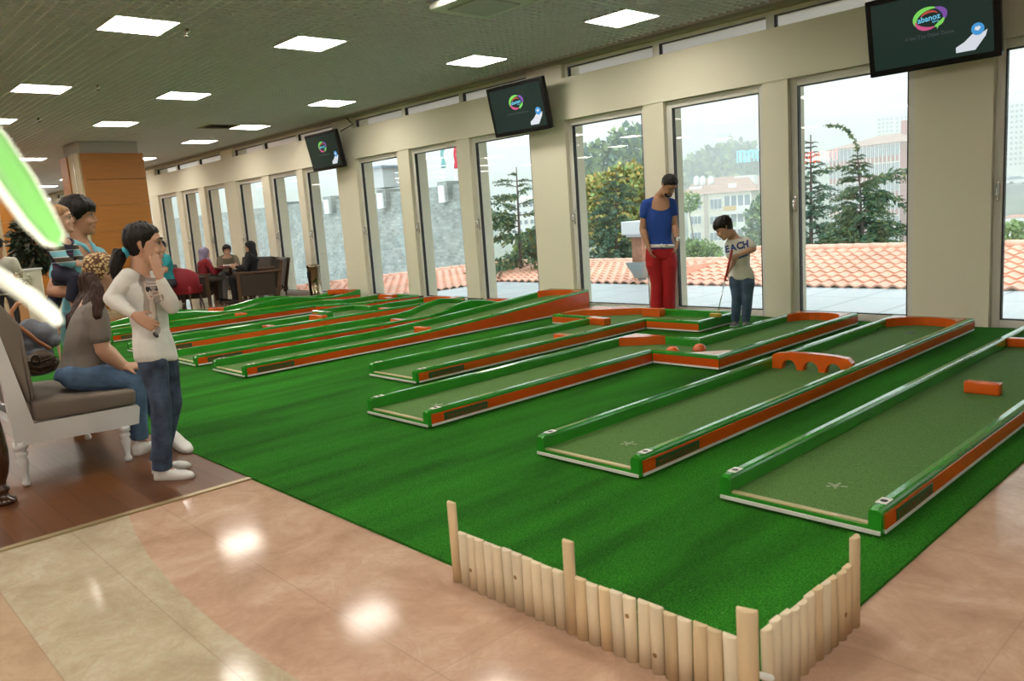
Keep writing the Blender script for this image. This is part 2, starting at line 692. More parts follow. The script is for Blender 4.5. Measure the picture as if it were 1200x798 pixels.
# clerestory strip: two lights per bay between the pillar stubs
bigs = [p for p in PIL if p[2]]
for (xa0, xa1, _), (xb0, xb1, _) in zip(bigs[:-1], bigs[1:]):
    l, r_ = xb1, xa0
    n3 = 3
    for i in range(n3):
        a = l + (r_ - l) * i / n3
        b = l + (r_ - l) * (i + 1) / n3
        w = thing('window_%d' % nb, 'narrow clerestory pane above the beam', 'window', ((a + b) / 2, YG, 3.15))
        w['kind'] = 'structure'
        f = MB()
        f.box(a, a + 0.05, YG - 0.03, YG + 0.04, 3.15, 3.325)
        f.box(b - 0.05, b, YG - 0.03, YG + 0.04, 3.15, 3.325)
        f.box(a + 0.05, b - 0.05, YG - 0.03, YG + 0.04, 3.295, 3.325)
        fr_ = wpart(f, 'window_frame', white_frame, w)
        g = MB()
        g.box(a + 0.05, a + 0.065, YG - 0.032, YG + 0.02, 3.15, 3.295)
        g.box(a + 0.05, b - 0.05, YG - 0.032, YG + 0.02, 3.285, 3.295)
        wpart(g, 'gasket', gasket_m, fr_)
        wpart(MB().box(a + 0.065, b - 0.05, YG - 0.003, YG + 0.003, 3.15, 3.285), 'pane', glass_m, w)
        nb += 1
# projecting eave outside, over the clerestory
struct(MB().box(XL, XR, 8.64, 11.6, 3.42, 3.70).build('trim_4', mat('eave_soffit', (0.78, 0.70, 0.66), 0.8)))
# coved edge between ceiling and wall
struct(MB().box(XL, XR, YF - 0.10, YF + 0.06, CEIL - 0.02, CEIL + 0.02).build('trim_2', mat('ceiling_edge', (0.45, 0.42, 0.34), 0.6)))
# dark skirting on two of the narrow pillars
bsd = MB()
for x0, x1 in ((-9.955, -9.64), (-11.575, -11.235)):
    bsd.box(x0 - 0.005, x1 + 0.005, YF - 0.008, YF + 0.05, 0.012, 0.085)
struct(bsd.build('baseboard_windows', dark_base))

# other walls of the hall
w = MB()
w.box(XL - 0.2, XL, YB, YF + 0.3, 0, CEIL + 0.6)
struct(w.build('wall_left', brownwall))
struct(MB().box(XR, XR + 0.2, YB, YF + 0.3, 0, CEIL + 0.6).build('wall_right', brownwall))
struct(MB().box(XL, XR, YB - 0.2, YB, 0, CEIL + 0.6).build('wall_rear', brownwall))
# white bulkhead and far doorway light at the left end
struct(MB().box(XL, XL + 1.6, 4.6, YF - 0.2, 2.95, CEIL - 0.002).build('trim_3', mat('white_bulkhead', (0.72, 0.72, 0.70), 0.6)))

# ================================================================ ceiling
MOD = 0.6
X0, Y0 = -5.6 - 0.3 - 60 * MOD, 2.9 - 0.3 - 20 * MOD
lamps = []
for lx in (-5.6, -8.0, -11.6, -14.6, -17.0, -20.6, -23.6, -26.6, -29.6, -32.6, -2.6, 0.4):
    for ly in (7.1, 4.7, 2.9, 0.5, -1.9, -4.3, -6.7):
        if (lx > -3 and ly > 4) or (lx == -17.0 and ly == 4.7):
            continue
        lamps.append((lx, ly))
lampset = set()
for lx, ly in lamps:
    lampset.add((round((lx - 0.3 - X0) / MOD), round((ly - 0.3 - Y0) / MOD)))
VENT = (-14.6, 6.5)
ventc = (round((VENT[0] - 0.3 - X0) / MOD), round((VENT[1] - 0.3 - Y0) / MOD))
CASS = {(round((-5.6 + a * MOD - 0.3 - X0) / MOD), round((5.3 + b * MOD - 0.3 - Y0) / MOD)) for a in (0, 1) for b in (0,)}
ce = MB()
bw, bh = 0.011, 0.055
NX, NY = int((XR - X0) / MOD), int((8.2 - Y0) / MOD)
for i in range(NX + 1):
    for j in range(NY + 1):
        xa, ya = X0 + i * MOD, Y0 + j * MOD
        if xa < XL or ya < YB or ya + MOD > 8.25 or xa + MOD > XR:
            continue
        if (i, j) in lampset or (i, j) == ventc:
            continue
        for q in range(6):
            wdt = bw * (1.9 if q == 0 else 1.0)
            xx, yy = xa + q * 0.1, ya + q * 0.1
            ce.box(xx, xx + wdt, ya, ya + MOD, CEIL, CEIL + bh)
            ce.box(xa, xa + MOD, yy, yy + wdt, CEIL + 0.001, CEIL + bh)
ce.box(XL, XR, YB, YF, CEIL + 0.45, CEIL + 0.5, mi=1)
struct(ce.build('ceiling', [cell_m, void_m], fix=False))
lamp0 = None
for n_, (lx, ly) in enumerate(lamps):
    if lamp0 is None:
        lamp0 = thing('ceiling_light', '', 'ceiling light', (lx, ly, CEIL), 'square recessed ceiling lights')
        f = MB()
        for a in ((-0.3, 0.3, -0.3, -0.282), (-0.3, 0.3, 0.282, 0.3), (-0.3, -0.282, -0.282, 0.282), (0.282, 0.3, -0.282, 0.282)):
            f.box(*a, -0.004, 0.07)
        f.box(-0.3, 0.3, -0.3, 0.3, 0.07, 0.08)
        f.build('frame', lamp_frame, lamp0)
        MB().box(-0.282, 0.282, -0.282, 0.282, 0.0, 0.01).build('diffuser', lamp_m, lamp0)
        l = lamp0
    else:
        l = copy_tree(lamp0)
        l.location = (lx, ly, CEIL)
    l['_ix'] = n_
LAMP_OBJS = [o for o in C.objects if o.name.startswith('ceiling_light')]
ROWN = {7.1: 'row nearest the windows', 4.7: 'second row from the windows', 2.9: 'third row from the windows', 0.5: 'fourth row from the windows', -1.9: 'fifth row from the windows', -4.3: 'sixth row from the windows', -6.7: 'row along the rear wall'}
ORD = ['first', 'second', 'third', 'fourth', 'fifth', 'sixth', 'seventh', 'eighth', 'ninth', 'tenth', 'eleventh', 'twelfth']
for o in LAMP_OBJS:
    lx, ly = lamps[o['_ix']]
    row = sorted([a for a, b in lamps if b == ly], reverse=True)
    o['label'] = 'square ceiling light, %s from the right in the %s' % (ORD[row.index(lx)], ROWN[ly])
    del o['_ix']
# air vent beside the lamp row
v = thing('ceiling_vent', 'dark square air vent set in the grid ceiling beside a lamp', 'vent', (VENT[0], VENT[1], CEIL))
f = MB()
for a in ((-0.3, 0.3, -0.3, -0.26), (-0.3, 0.3, 0.26, 0.3), (-0.3, -0.26, -0.26, 0.26), (0.26, 0.3, -0.26, 0.26)):
    f.box(*a, -0.004, 0.07)
f.build('frame', mat('vent_frame', (0.42, 0.38, 0.26), 0.5), v)
f = MB()
for i in range(9):
    yy = -0.235 + i * 0.058
    f.add([(-0.26, yy, 0), (0.26, yy, 0), (0.26, yy + 0.03, 0.03), (-0.26, yy + 0.03, 0.03), (-0.26, yy + 0.004, 0), (0.26, yy + 0.004, 0), (0.26, yy + 0.034, 0.03), (-0.26, yy + 0.034, 0.03)], [(0, 1, 2, 3), (7, 6, 5, 4), (0, 4, 5, 1), (3, 2, 6, 7), (0, 3, 7, 4), (1, 5, 6, 2)])
f.build('louvres', mat('vent_dark', (0.12, 0.11, 0.07), 0.5), v)
# ceiling unit at the top edge of the view
cx_, cy_ = -5.66, 5.28
u_ = thing('ceiling_unit', 'pale square air unit hanging under the ceiling at the top edge of the view', 'air unit', (cx_, cy_, CEIL))
MB().bbox(-0.42, 0.30, -0.42, 0.30, -0.07, -0.002, 0.012).build('body', mat('unit_white', (0.60, 0.63, 0.55), 0.5), u_)
MB().bbox(-0.30, 0.18, -0.30, 0.18, -0.085, -0.065, 0.006).build('grille', mat('unit_grille', (0.42, 0.45, 0.40), 0.5), u_)
# sprinkler heads
sp0 = None
for i, (sx_, sy_, nm) in enumerate([(-7.98, 3.35, 'nearest the view'), (-11.2, 3.45, 'farther along the third lamp row'), (-14.2, 3.45, 'beside the leftmost lamps')]):
    if sp0 is None:
        sp0 = thing('ceiling_sprinkler', '', 'sprinkler', (sx_, sy_, CEIL), 'ceiling sprinkler heads')
        MB().lathe([(0.002, -0.055), (0.028, -0.053), (0.028, -0.047), (0.008, -0.045), (0.008, -0.02), (0.03, -0.004), (0.03, 0.0), (0.01, 0.03), (0.002, 0.031)]).build('head', chrome, sp0)
        s_ = sp0
    else:
        s_ = copy_tree(sp0)
        s_.location = (sx_, sy_, CEIL)
    s_['label'] = 'small steel sprinkler head under the grid ceiling, ' + nm

# ================================================================ columns
col = MB()
cx0, cx1, cy0, cy1 = -18.2, -17.0, 4.70, 5.90
col.box(cx0, cx1, cy0, cy1, 0.0, 3.13, 1)
cw = struct(col.build('wall_column', [wood_m, beige_m]))
cc = MB()
cc.box(cx0 + 0.06, cx1 - 0.06, cy0 + 0.06, cy1 - 0.06, 3.13, CEIL - 0.001)
o = cc.build('column_head', conc_m, cw)
cl = MB()
for i in range(6):
    z0 = 0.10 + i * 0.505
    cl.bbox(cx1, cx1 + 0.03, cy0 + 0.03, cy1, z0, z0 + 0.50, 0.004)
cl.build('cladding', wood_m, cw)
cl = MB()
for i in range(6):
    z0 = 0.10 + i * 0.505
    cl.bbox(cx0, cx0 + 0.5, cy0 - 0.03, cy0, z0, z0 + 0.50, 0.004)
cl.build('cladding', wood_m, cw)
MB().box(cx1 - 0.33, cx1 - 0.31, cy0 - 0.015, cy0, 0, 3.13).build('edge_strip', chrome, cw)
col = MB()
cx0, cx1, cy0, cy1 = -26.0, -24.8, 4.75, 5.75
col.box(cx0, cx1, cy0, cy1, 0.0, 3.13, 1)
cw2 = struct(col.build('wall_column_far', [wood_m, beige_m]))
cl = MB()
for i in range(6):
    z0 = 0.10 + i * 0.505
    cl.bbox(cx1, cx1 + 0.03, cy0, cy1, z0, z0 + 0.50, 0.004)
cl.build('cladding', wood_m, cw2)
MB().box(cx0 + 0.06, cx1 - 0.06, cy0 + 0.06, cy1 - 0.06, 3.13, CEIL - 0.001).build('column_head', conc_m, cw2)
# ================================================================ minigolf lanes
green_p = mat('glossy_green_paint', (0.024, 0.25, 0.018), 0.13, spec=0.6, coat=0.5, var=(5, 0.12))
orange_p = mat('glossy_orange_paint', (0.62, 0.072, 0.006), 0.25, coat=0.2, var=(4, 0.10))
orange_b = mat('bright_orange_paint', (0.68, 0.105, 0.010), 0.22, coat=0.3)
strip_w = mat('white_base_strip', (0.74, 0.73, 0.68), 0.35)
felt_m = mat('olive_felt', (0.085, 0.185, 0.042), 0.8, spec=0.25, var=(240, 0.45, 2), bump=(300, 0.35, 0.004))
brass_m = mat('worn_metal_edge', (0.62, 0.50, 0.30), 0.35, 0.7)
stick_m = mat('white_sticker', (0.72, 0.72, 0.66), 0.4)
mark_m = mat('worn_white_mark', (0.30, 0.36, 0.22), 0.7)
plate_m = mat('dark_green_plate', (0.035, 0.075, 0.022), 0.35)
plate_red = mat('plate_lettering', (0.16, 0.05, 0.015), 0.5)
ink_m = mat('black_ink', (0.02, 0.02, 0.02), 0.5)
RT, RH, DK = 0.052, 0.125, 0.048      # rail width, rail height, deck height


def miter(poly, i):
    n = len(poly)
    p = V(poly[i]).to_2d()
    a = (p - V(poly[i - 1]).to_2d()).normalized()
    b = (V(poly[(i + 1) % n]).to_2d() - p).normalized()
    na, nb_ = V((-a.y, a.x)), V((-b.y, b.x))     # inward normals of a CCW polygon
    s = na + nb_
    return s / max(0.3, s.dot(na))


def lane(label, poly, near, panels, rise=None, nplate=True, flags=(), open_edges=(), blocks=(), ends=(), seg=0.25, panel_rise=True):
    """poly: CCW outline; near: index of the open near edge; panels: {edge index: material} for the coloured flanks;
    rise(x, y): height added to deck and rails"""
    n = len(poly)
    zf = rise or (lambda x, y: 0.0)
    a, b = V(poly[near]), V(poly[(near + 1) % n])
    root = thing('minigolf_lane', label, 'minigolf lane', ((a.x + b.x) / 2, a.y, TZ))
    mt = [miter(poly, i) for i in range(n)]
    # the open near edge keeps square rail ends
    for i, j in ((near, near - 1), ((near + 1) % n, (near + 2) % n)):
        d = (V(poly[i]) - V(poly[j])).to_2d().normalized()
        other = V(poly[(near + 1) % n] if i == near else poly[near]).to_2d()
        side = (other - V(poly[i]).to_2d()).normalized()
        mt[i] = side

    def at(i, d):
        return V(poly[i]).to_2d() + mt[i] * d
    # deck
    dk = MB()
    inner = [at(i, RT - 0.004) for i in range(n)]
    for i in (near, (near + 1) % n):
        inner[i] = inner[i] + V((0, 0.03))
    lo, hi = min(p[1] for p in poly), max(p[1] for p in poly)
    if rise:
        xs = sorted({round(p.x, 4) for p in inner})
        xa, xb = xs[0], xs[-1]
        ny = int((hi - lo) / 0.12)
        g = []
        for k_ in range(ny + 1):
            yy = lo + 0.03 + (hi - lo - RT - 0.03) * k_ / ny + 0.004
            g.append([V((xa, yy, TZ + 0.012)), V((xb, yy, TZ + 0.012)), V((xb, yy, TZ + DK + zf(xb, yy))), V((xa, yy, TZ + DK + zf(xa, yy)))])
        dk.loft(g, smooth=False)
    else:
        dk.prism([tuple(p) for p in inner], TZ + 0.012, TZ + DK)
    wpart(dk, 'felt_deck', felt_m, root)
    # runners under the deck keep the lane just off the turf
    GAP = 0.014
    for xx in (min(p.x for p in inner[near:near + 2]) + .05, max(p.x for p in inner[near:near + 2]) - .11):
        wpart(MB().box(xx, xx + .06, lo + .10, min(hi, max(inner[(near + 2) % n].y, lo + 1.5)) - .12, TZ, TZ + GAP + .004), 'runner', ink_m, root)
    # rails
    prof = [(0.0, GAP), (0.0, RH - 0.016), (0.004, RH - 0.005), (0.013, RH), (RT - 0.013, RH), (RT - 0.004, RH - 0.005), (RT, RH - 0.016), (RT, DK * 0.4)]
    for i in range(n):
        if i == near or i in open_edges:
            continue
        j = (i + 1) % n
        L = (V(poly[j]) - V(poly[i])).length
        ks = max(1, int(L / seg)) if rise else 1
        # bevelled tip at the near end
        stops = [q / ks for q in range(ks + 1)]
        tip0 = i == (near + 1) % n
        tip1 = j == near
        if tip0:
            stops = [0.0, 0.02 / L] + stops[1:]
        if tip1:
            stops = stops[:-1] + [1 - 0.02 / L, 1.0]
        rings, cap = [], []
        for t in stops:
            rg = []
            dz = 0.0
            if (tip0 and t == 0) or (tip1 and t == 1):
                dz = 0.012
            for d, z in prof:
                p = at(i, d).lerp(at(j, d), t)
                h = z + zf(p.x, p.y) * (0 if z == GAP else 1)
                if z > 0.09:
                    h -= dz
                rg.append(V((p.x, p.y, TZ + h)))
            rings.append(rg)
        rl = MB().loft(rings, smooth=False)
        rail = wpart(rl, 'rail', green_p, root)
        # coloured flank panel and white base strip on the outer face
        def flank(z0, z1, s0, s1, out, both=True):
            g = []
            for q in range(ks + 1):
                t = s0 + (s1 - s0) * q / ks
                p = at(i, 0).lerp(at(j, 0), t)
                o_ = at(i, -out).lerp(at(j, -out), t)
                e = zf(p.x, p.y) if both else 0.0
                g.append([V((p.x, p.y, TZ + z0)), V((o_.x, o_.y, TZ + z0)), V((o_.x, o_.y, TZ + z1 + e)), V((p.x, p.y, TZ + z1 + e))])
            return MB().loft(g, smooth=False)
        s0 = 0.03 / L if tip0 else 0.004
        s1 = 1 - 0.03 / L if tip1 else 0.996
        if i in panels:
            wpart(flank(GAP + 0.016, RH - 0.030, s0, s1, 0.005, panel_rise), 'side_panel', panels[i], rail, 'orange side panel' if panels[i] is not green_p else None)
        wpart(flank(GAP, GAP + 0.016, s0, s1, 0.006, False), 'base_strip', strip_w, rail, 'white base strip')
    # near edge: lip, base strip and worn metal edge
    ai, bi = at(near, 0.0), at((near + 1) % n, 0.0)
    y0 = ai.y
    lip = MB().box(ai.x + RT * 0.98, bi.x - RT * 0.98, y0, y0 + 0.05, TZ + 0.014, TZ + DK - 0.003)
    le = wpart(lip, 'front_lip', green_p, root)
    wpart(MB().box(ai.x + 0.004, bi.x - 0.004, y0 - 0.006, y0, TZ + 0.014, TZ + 0.030), 'base_strip', strip_w, le, 'white base strip')
    wpart(MB().bbox(ai.x + RT, bi.x - RT, y0 + 0.012, y0 + 0.036, TZ + DK - 0.006, TZ + DK + 0.004, 0.003), 'metal_edge', brass_m, root, 'worn metal edge strip')
    # starting mark on the felt
    mx, my = (ai.x + bi.x) / 2 + 0.02, y0 + 0.34
    zz = TZ + DK + 0.0012
    mk = MB()
    mk.lathe([(0.001, 0), (0.017, 0.0), (0.017, 0.0008), (0.001, 0.0008)], mx, my, zz, 12)
    for q in range(5):
        an = R(20 + q * 68)
        mk.box(0.02, 0.052 - 0.004 * q, -0.006, 0.006, 0, 0.0008, M=Matrix.Translation((mx, my, zz)) @ Matrix.Rotation(an, 4, 'Z'))
    wpart(mk, 'tee_mark', mark_m, root, 'worn white tee mark')
    # number stickers on the rail tips
    for xx in (ai.x + RT / 2, bi.x - RT / 2):
        st = wpart(MB().box(xx - 0.022, xx + 0.022, y0 + 0.055, y0 + 0.125, TZ + RH, TZ + RH + 0.001), 'number_sticker', stick_m, root, 'white number sticker')
        rg = MB()
        rg.lathe([(0.010, 0), (0.015, 0), (0.015, 0.0006), (0.010, 0.0006)], xx, y0 + 0.09, TZ + RH + 0.001, 14)
        wpart(rg, 'printed_ring', ink_m, st)
    if nplate:
        # dark green name plate with worn lettering on the right flank
        xo = bi.x + 0.005
        pl_ = wpart(MB().bbox(xo, xo + 0.003, y0 + 0.13, y0 + 0.52, TZ + 0.036, TZ + RH - 0.040, 0.001), 'name_plate', plate_m, root, 'dark green name plate')
        lt = MB()
        rr_ = random.Random(len(label))
        yy = y0 + 0.16
        while yy < y0 + 0.49:
            ww = rr_.uniform(0.016, 0.034)
            lt.box(xo + 0.003, xo + 0.0042, yy, yy + ww, TZ + 0.046, TZ + 0.046 + rr_.uniform(0.014, 0.022))
            yy += ww + rr_.uniform(0.006, 0.022)
        wpart(lt, 'lettering', plate_red, pl_)
    return root


def lane_block(root, x0, x1, y0, y1, h=0.075, z=0.0, m_=None, M=None, name='obstacle_block'):
    return wpart(MB().bbox(x0, x1, y0, y1, TZ + DK + z, TZ + DK + z + h, 0.008, M=M), name, m_ or orange_b, root, 'orange obstacle block')


def lane_end(root, x0, x1, y1, z=0.0, depth=0.30, left=True, right=True):
    """orange filler with a concave curved inner face at the far end of a lane"""
    cxm, hw = (x0 + x1) / 2, (x1 - x0) / 2
    pts = [(x1, y1), (x0, y1)]
    arc = []
    ns = 16
    for k_ in range(ns + 1):
        t = -1 + 2 * k_ / ns
        if (t < 0 and not left) or (t > 0 and not right):
            arc.append((cxm + hw * t, y1 - 0.03))
        else:
            arc.append((cxm + hw * t, y1 - 0.03 - (depth - 0.03) * (1 - math.sqrt(max(0, 1 - t * t * 0.98)))))
    poly = arc + pts
    return wpart(MB().prism(poly, TZ + DK + z - 0.01, TZ + RH + 0.003 + z), 'end_bumper', orange_b, root, 'orange curved end bumper')


def cup(root, x, y, z=0.0):
    wpart(MB().lathe([(0.03, 0.0), (0.045, 0.0), (0.045, 0.001), (0.03, 0.001)], x, y, TZ + DK + z, 16), 'hole_rim', ink_m, root)


# A: rightmost lane
A = lane('rightmost minigolf lane, straight, with a lone orange block standing on its felt', [(-1.93, 3.0), (-1.21, 3.0), (-1.21, 8.02), (-1.93, 8.02)], 0, {1: orange_p, 2: orange_p, 3: green_p})
lane_block(A, -1.66, -1.46, 5.36, 5.43, 0.075)
lane_block(A, -1.93 + RT, -1.70, 7.05, 7.12, 0.07)
lane_end(A, -1.93 + RT, -1.21 - RT, 8.02 - RT)
# B
B = lane('straight minigolf lane with the three-arched orange bridge across it', [(-3.11, 3.0), (-2.39, 3.0), (-2.39, 7.98), (-3.11, 7.98)], 0, {1: orange_p, 2: orange_p, 3: green_p})
br = MB()
bx0, bx1 = -3.11 + RT, -2.39 - RT - 0.0
zb = TZ + DK
yb = 5.56


def arch_prof():
    pts = []
    W = bx1 - bx0
    xs = [0.15, 0.5, 0.85]
    r = 0.062
    lower = [(0.0, 0.0)]
    for i, c in enumerate((0.22, 0.5, 0.78)):
        for q in range(9):
            an = math.pi - math.pi * q / 8
            lower.append((c * W + r * math.cos(an), 0.0 + (0.075 * math.sin(an) if 0 < q < 8 else 0.0)))
    lower.append((W, 0.0))
    upper = [(W, 0.085), (W - 0.03, 0.118)]
    for q in range(7):
        t = q / 6
        upper.append((W - 0.03 - (W - 0.06) * t, 0.118 + 0.028 * math.sin(math.pi * t) ** 0.6 * 0.6))
    upper += [(0.03, 0.118), (0.0, 0.10)]
    return lower + upper


pr = arch_prof()
ring1 = [V((bx0 + x, yb - 0.03, zb + z)) for x, z in pr]
ring2 = [V((bx0 + x, yb + 0.03, zb + z)) for x, z in pr]
br.loft([ring1, ring2], smooth=False)
wpart(br, 'arched_bridge', orange_b, B, 'orange three-arched bridge')
lane_end(B, -3.11 + RT, -2.39 - RT, 7.98 - RT)
cup(B, -2.75, 7.45)
# C: stepped lane, two domes
Cl = lane('stepped minigolf lane with two orange domes at its bend', [(-4.84, 3.0), (-4.12, 3.0), (-4.12, 5.43), (-3.47, 5.43), (-3.47, 8.0), (-4.12, 8.0), (-4.12, 6.12), (-4.84, 6.12)], 0,
          {1: orange_p, 2: orange_p, 3: orange_p, 4: orange_p, 5: green_p, 6: green_p, 7: green_p})
for x, y in ((-4.13, 5.82), (-4.10, 6.02)):
    pass
for x, y in ((-4.12, 5.72), (-3.98, 5.93)):
    dm = MB().lathe([(0.062, 0.0), (0.062, 0.008), (0.058, 0.026), (0.046, 0.045), (0.026, 0.057), (0.004, 0.061)], x, y, TZ + DK, 20)
    wpart(dm, 'dome', orange_b, Cl, 'orange dome')
t45 = [(-4.84 + RT, 5.80), (-4.84 + RT + 0.34, 6.12 - RT + 0.0), (-4.84 + RT, 6.12 - RT)]
wpart(MB().prism(t45, TZ + DK, TZ + RH + 0.004), 'corner_filler', orange_b, Cl, 'orange corner filler')
t46 = [(-3.47 - RT - 0.30, 5.43 + RT), (-3.47 - RT, 5.43 + RT), (-3.47 - RT, 5.43 + RT + 0.30)]
wpart(MB().prism(t46, TZ + DK, TZ + RH - 0.01), 'corner_filler', mat('pale_corner_top', (0.62, 0.30, 0.16), 0.3), Cl, 'pale orange corner filler')
lane_end(Cl, -4.12 + RT, -3.47 - RT, 8.0 - RT)
# D: T-shaped lane with a nook on the left, open board on the right
D = lane('T-shaped minigolf lane with orange blocks, at whose far end the golfing boy plays', [(-6.07, 3.82), (-5.36, 3.82), (-5.36, 6.97), (-4.68, 6.97), (-4.68, 7.76), (-6.72, 7.76), (-6.72, 6.90), (-6.07, 6.90)], 0,
         {1: orange_b, 2: orange_b, 3: green_p, 4: green_p, 5: green_p, 6: orange_b, 7: green_p})
lane_block(D, -5.66, -5.36 - RT, 5.80, 5.88, 0.065)
lane_block(D, -6.07, -5.80, 6.78, 6.90, 0.08)
lane_block(D, -5.86, -5.60, 7.55, 7.66, 0.10)
e_ = [(-6.72 + RT, 6.98), (-6.55, 7.30), (-6.20, 7.55), (-5.95, 7.76 - RT), (-6.72 + RT, 7.76 - RT)]
wpart(MB().prism(e_, TZ + DK, TZ + RH + 0.002), 'corner_filler', orange_b, D, 'orange curved corner filler')
# E: straight lane rising into a ramp
E = lane('tall ramp minigolf lane, rising to a high orange flank at its window end', [(-7.90, 3.14), (-7.17, 3.14), (-7.17, 8.10), (-7.90, 8.10)], 0, {1: orange_p, 3: green_p},
         rise=lambda x, y: 0.16 * (max(0.0, min(1.0, (y - 5.0) / 3.0)) ** 1.35))
lane_block(E, -7.62, -7.38, 5.46, 5.54, 0.075, z=0.01)
lane_end(E, -7.90 + RT, -7.17 - RT, 8.10 - RT, z=0.155)
# F: lane with one hump near its end
hump = lambda c, w, h: (lambda x, y: h * max(0.0, math.cos(max(-1.0, min(1.0, (y - c) / w)) * math.pi / 2)) ** 2)
F = lane('minigolf lane with a single green hump near its window end', [(-9.08, 3.14), (-8.35, 3.14), (-8.35, 8.05), (-9.08, 8.05)], 0, {1: orange_p, 3: green_p}, rise=hump(7.0, 0.75, 0.12), panel_rise=False)
lane_block(F, -8.75, -8.35 - RT, 5.9, 5.98, 0.065)
lane_end(F, -9.08 + RT, -8.35 - RT, 8.05 - RT)
# G: lane with a nook on the left
G = lane('minigolf lane with a side nook and two orange blocks facing each other', [(-10.50, 3.14), (-9.77, 3.14), (-9.77, 8.05), (-10.50, 8.05), (-10.50, 6.75), (-10.98, 6.75), (-10.98, 6.0), (-10.50, 6.0)], 0,
         {1: orange_b, 3: green_p, 4: green_p, 5: orange_b, 6: orange_b, 7: green_p})
lane_block(G, -10.40, -10.05, 5.62, 5.72, 0.085)
lane_block(G, -10.1, -9.9, 4.75, 4.84, 0.075)
lane_block(G, -10.0, -9.84, 6.55, 6.66, 0.08)
lane_end(G, -10.50 + RT, -9.77 - RT, 8.05 - RT)
# H: stepped lane
H_ = lane('stepped minigolf lane on the left, bending sideways beside the wavy lane', [(-12.42, 3.3), (-11.70, 3.3), (-11.70, 6.45), (-11.0, 6.95), (-11.0, 8.05), (-12.0, 8.05), (-12.0, 7.2), (-12.42, 7.0)], 0,
          {1: orange_p, 2: orange_p, 3: orange_p, 4: green_p, 5: green_p, 6: orange_p, 7: green_p})
lane_block(H_, -12.2, -12.0, 5.3, 5.42, 0.08)
lane_block(H_, -11.35, -11.2, 7.55, 7.66, 0.08)
lane_block(H_, -11.95, -11.5, 7.85, 7.95, 0.085)
# I: wavy lane
wav = lambda x, y: 0.10 * (0.5 - 0.5 * math.cos((y - 3.6) / 1.9 * 2 * math.pi)) if y > 3.6 else 0.0
I_ = lane('leftmost minigolf lane, with a wavy humped deck', [(-13.45, 3.3), (-12.75, 3.3), (-12.75, 8.0), (-13.45, 8.0)], 0, {1: orange_p, 3: green_p}, rise=wav, panel_rise=False)
lane_block(I_, -13.35, -13.05, 5.35, 5.5, 0.10, z=0.02)
lane_end(I_, -13.45 + RT, -12.75 - RT, 8.0 - RT, z=wav(0, 8.0))
for o in C.objects:
    if o.name.startswith('minigolf_lane'):
        o['group'] = 'minigolf lanes'
# ================================================================ outside the windows
terr_m = bpy.data.materials.new('white_roof_panels')
terr_m.use_nodes = True
nt = terr_m.node_tree
b = nt.nodes['Principled BSDF']
tc = nt.nodes.new('ShaderNodeTexCoord')
br = nt.nodes.new('ShaderNodeTexBrick')
br.offset = 0.0
br.inputs['Color1'].default_value = (0.42, 0.46, 0.48, 1)
br.inputs['Color2'].default_value = (0.46, 0.50, 0.52, 1)
br.inputs['Mortar'].default_value = (0.22, 0.25, 0.27, 1)
br.inputs['Scale'].default_value = 1
br.inputs['Mortar Size'].default_value = 0.018
br.inputs['Brick Width'].default_value = 1.0
br.inputs['Row Height'].default_value = 14.0
nt.links.new(tc.outputs['Object'], br.inputs['Vector'])
nt.links.new(br.outputs['Color'], b.inputs['Base Color'])
b.inputs['Roughness'].default_value = 0.35
TR = -0.50
struct(MB().box(-24.0, 3.0, 8.64, 16.2, TR - 0.3, TR).build('terrace', terr_m))
tile_m = mat('terracotta_tiles', (0.72, 0.39, 0.28), 0.55, var=(1.3, 0.13, 5))
ridge_m = mat('ridge_tiles', (0.74, 0.42, 0.31), 0.55, var=(2.0, 0.12))


def slope(P, along, upv, width, length, tw=0.28, rows=9, clip=None, h=0.03):
    """rows of wavy tiles: P eave corner, along = unit vector on the eave, upv = vector eave->ridge (full)"""
    mb = MB()
    nrm = along.cross(upv).normalized()
    if nrm.z < 0:
        nrm = -nrm
    nw = int(width / tw) * 6
    for k_ in range(rows):
        t0, t1 = k_ / rows - 0.03, (k_ + 1) / rows
        for i in range(nw):
            q = []
            ok = True
            for ii in (i, i + 1):
                s = width * ii / nw
                w_ = h * math.sin(2 * math.pi * s / tw)
                for t, lift in ((t0, 0.045), (t1, 0.0)):
                    q.append(P + along * s + upv * t + nrm * (w_ + lift))
            if clip and not clip(P + along * (width * (i + 0.5) / nw) + upv * ((k_ + 0.5) / rows)):
                continue
            # top sheet and the tile's butt edge
            mb.add([q[0], q[2], q[3], q[1]], [(0, 1, 2, 3)], 0, True)
            mb.add([q[0] - nrm * 0.04, q[2] - nrm * 0.04, q[2], q[0]], [(0, 1, 2, 3)])
    return mb


def ridge(mb, a, b_, r=0.11, step=0.4):
    d = b_ - a
    n_ = max(1, int(d.length / step))
    for i in range(n_):
        p, q = a + d * (i / n_), a + d * ((i + 1.12) / n_)
        mb.tube([p, q], [r, r * 0.86], 10)


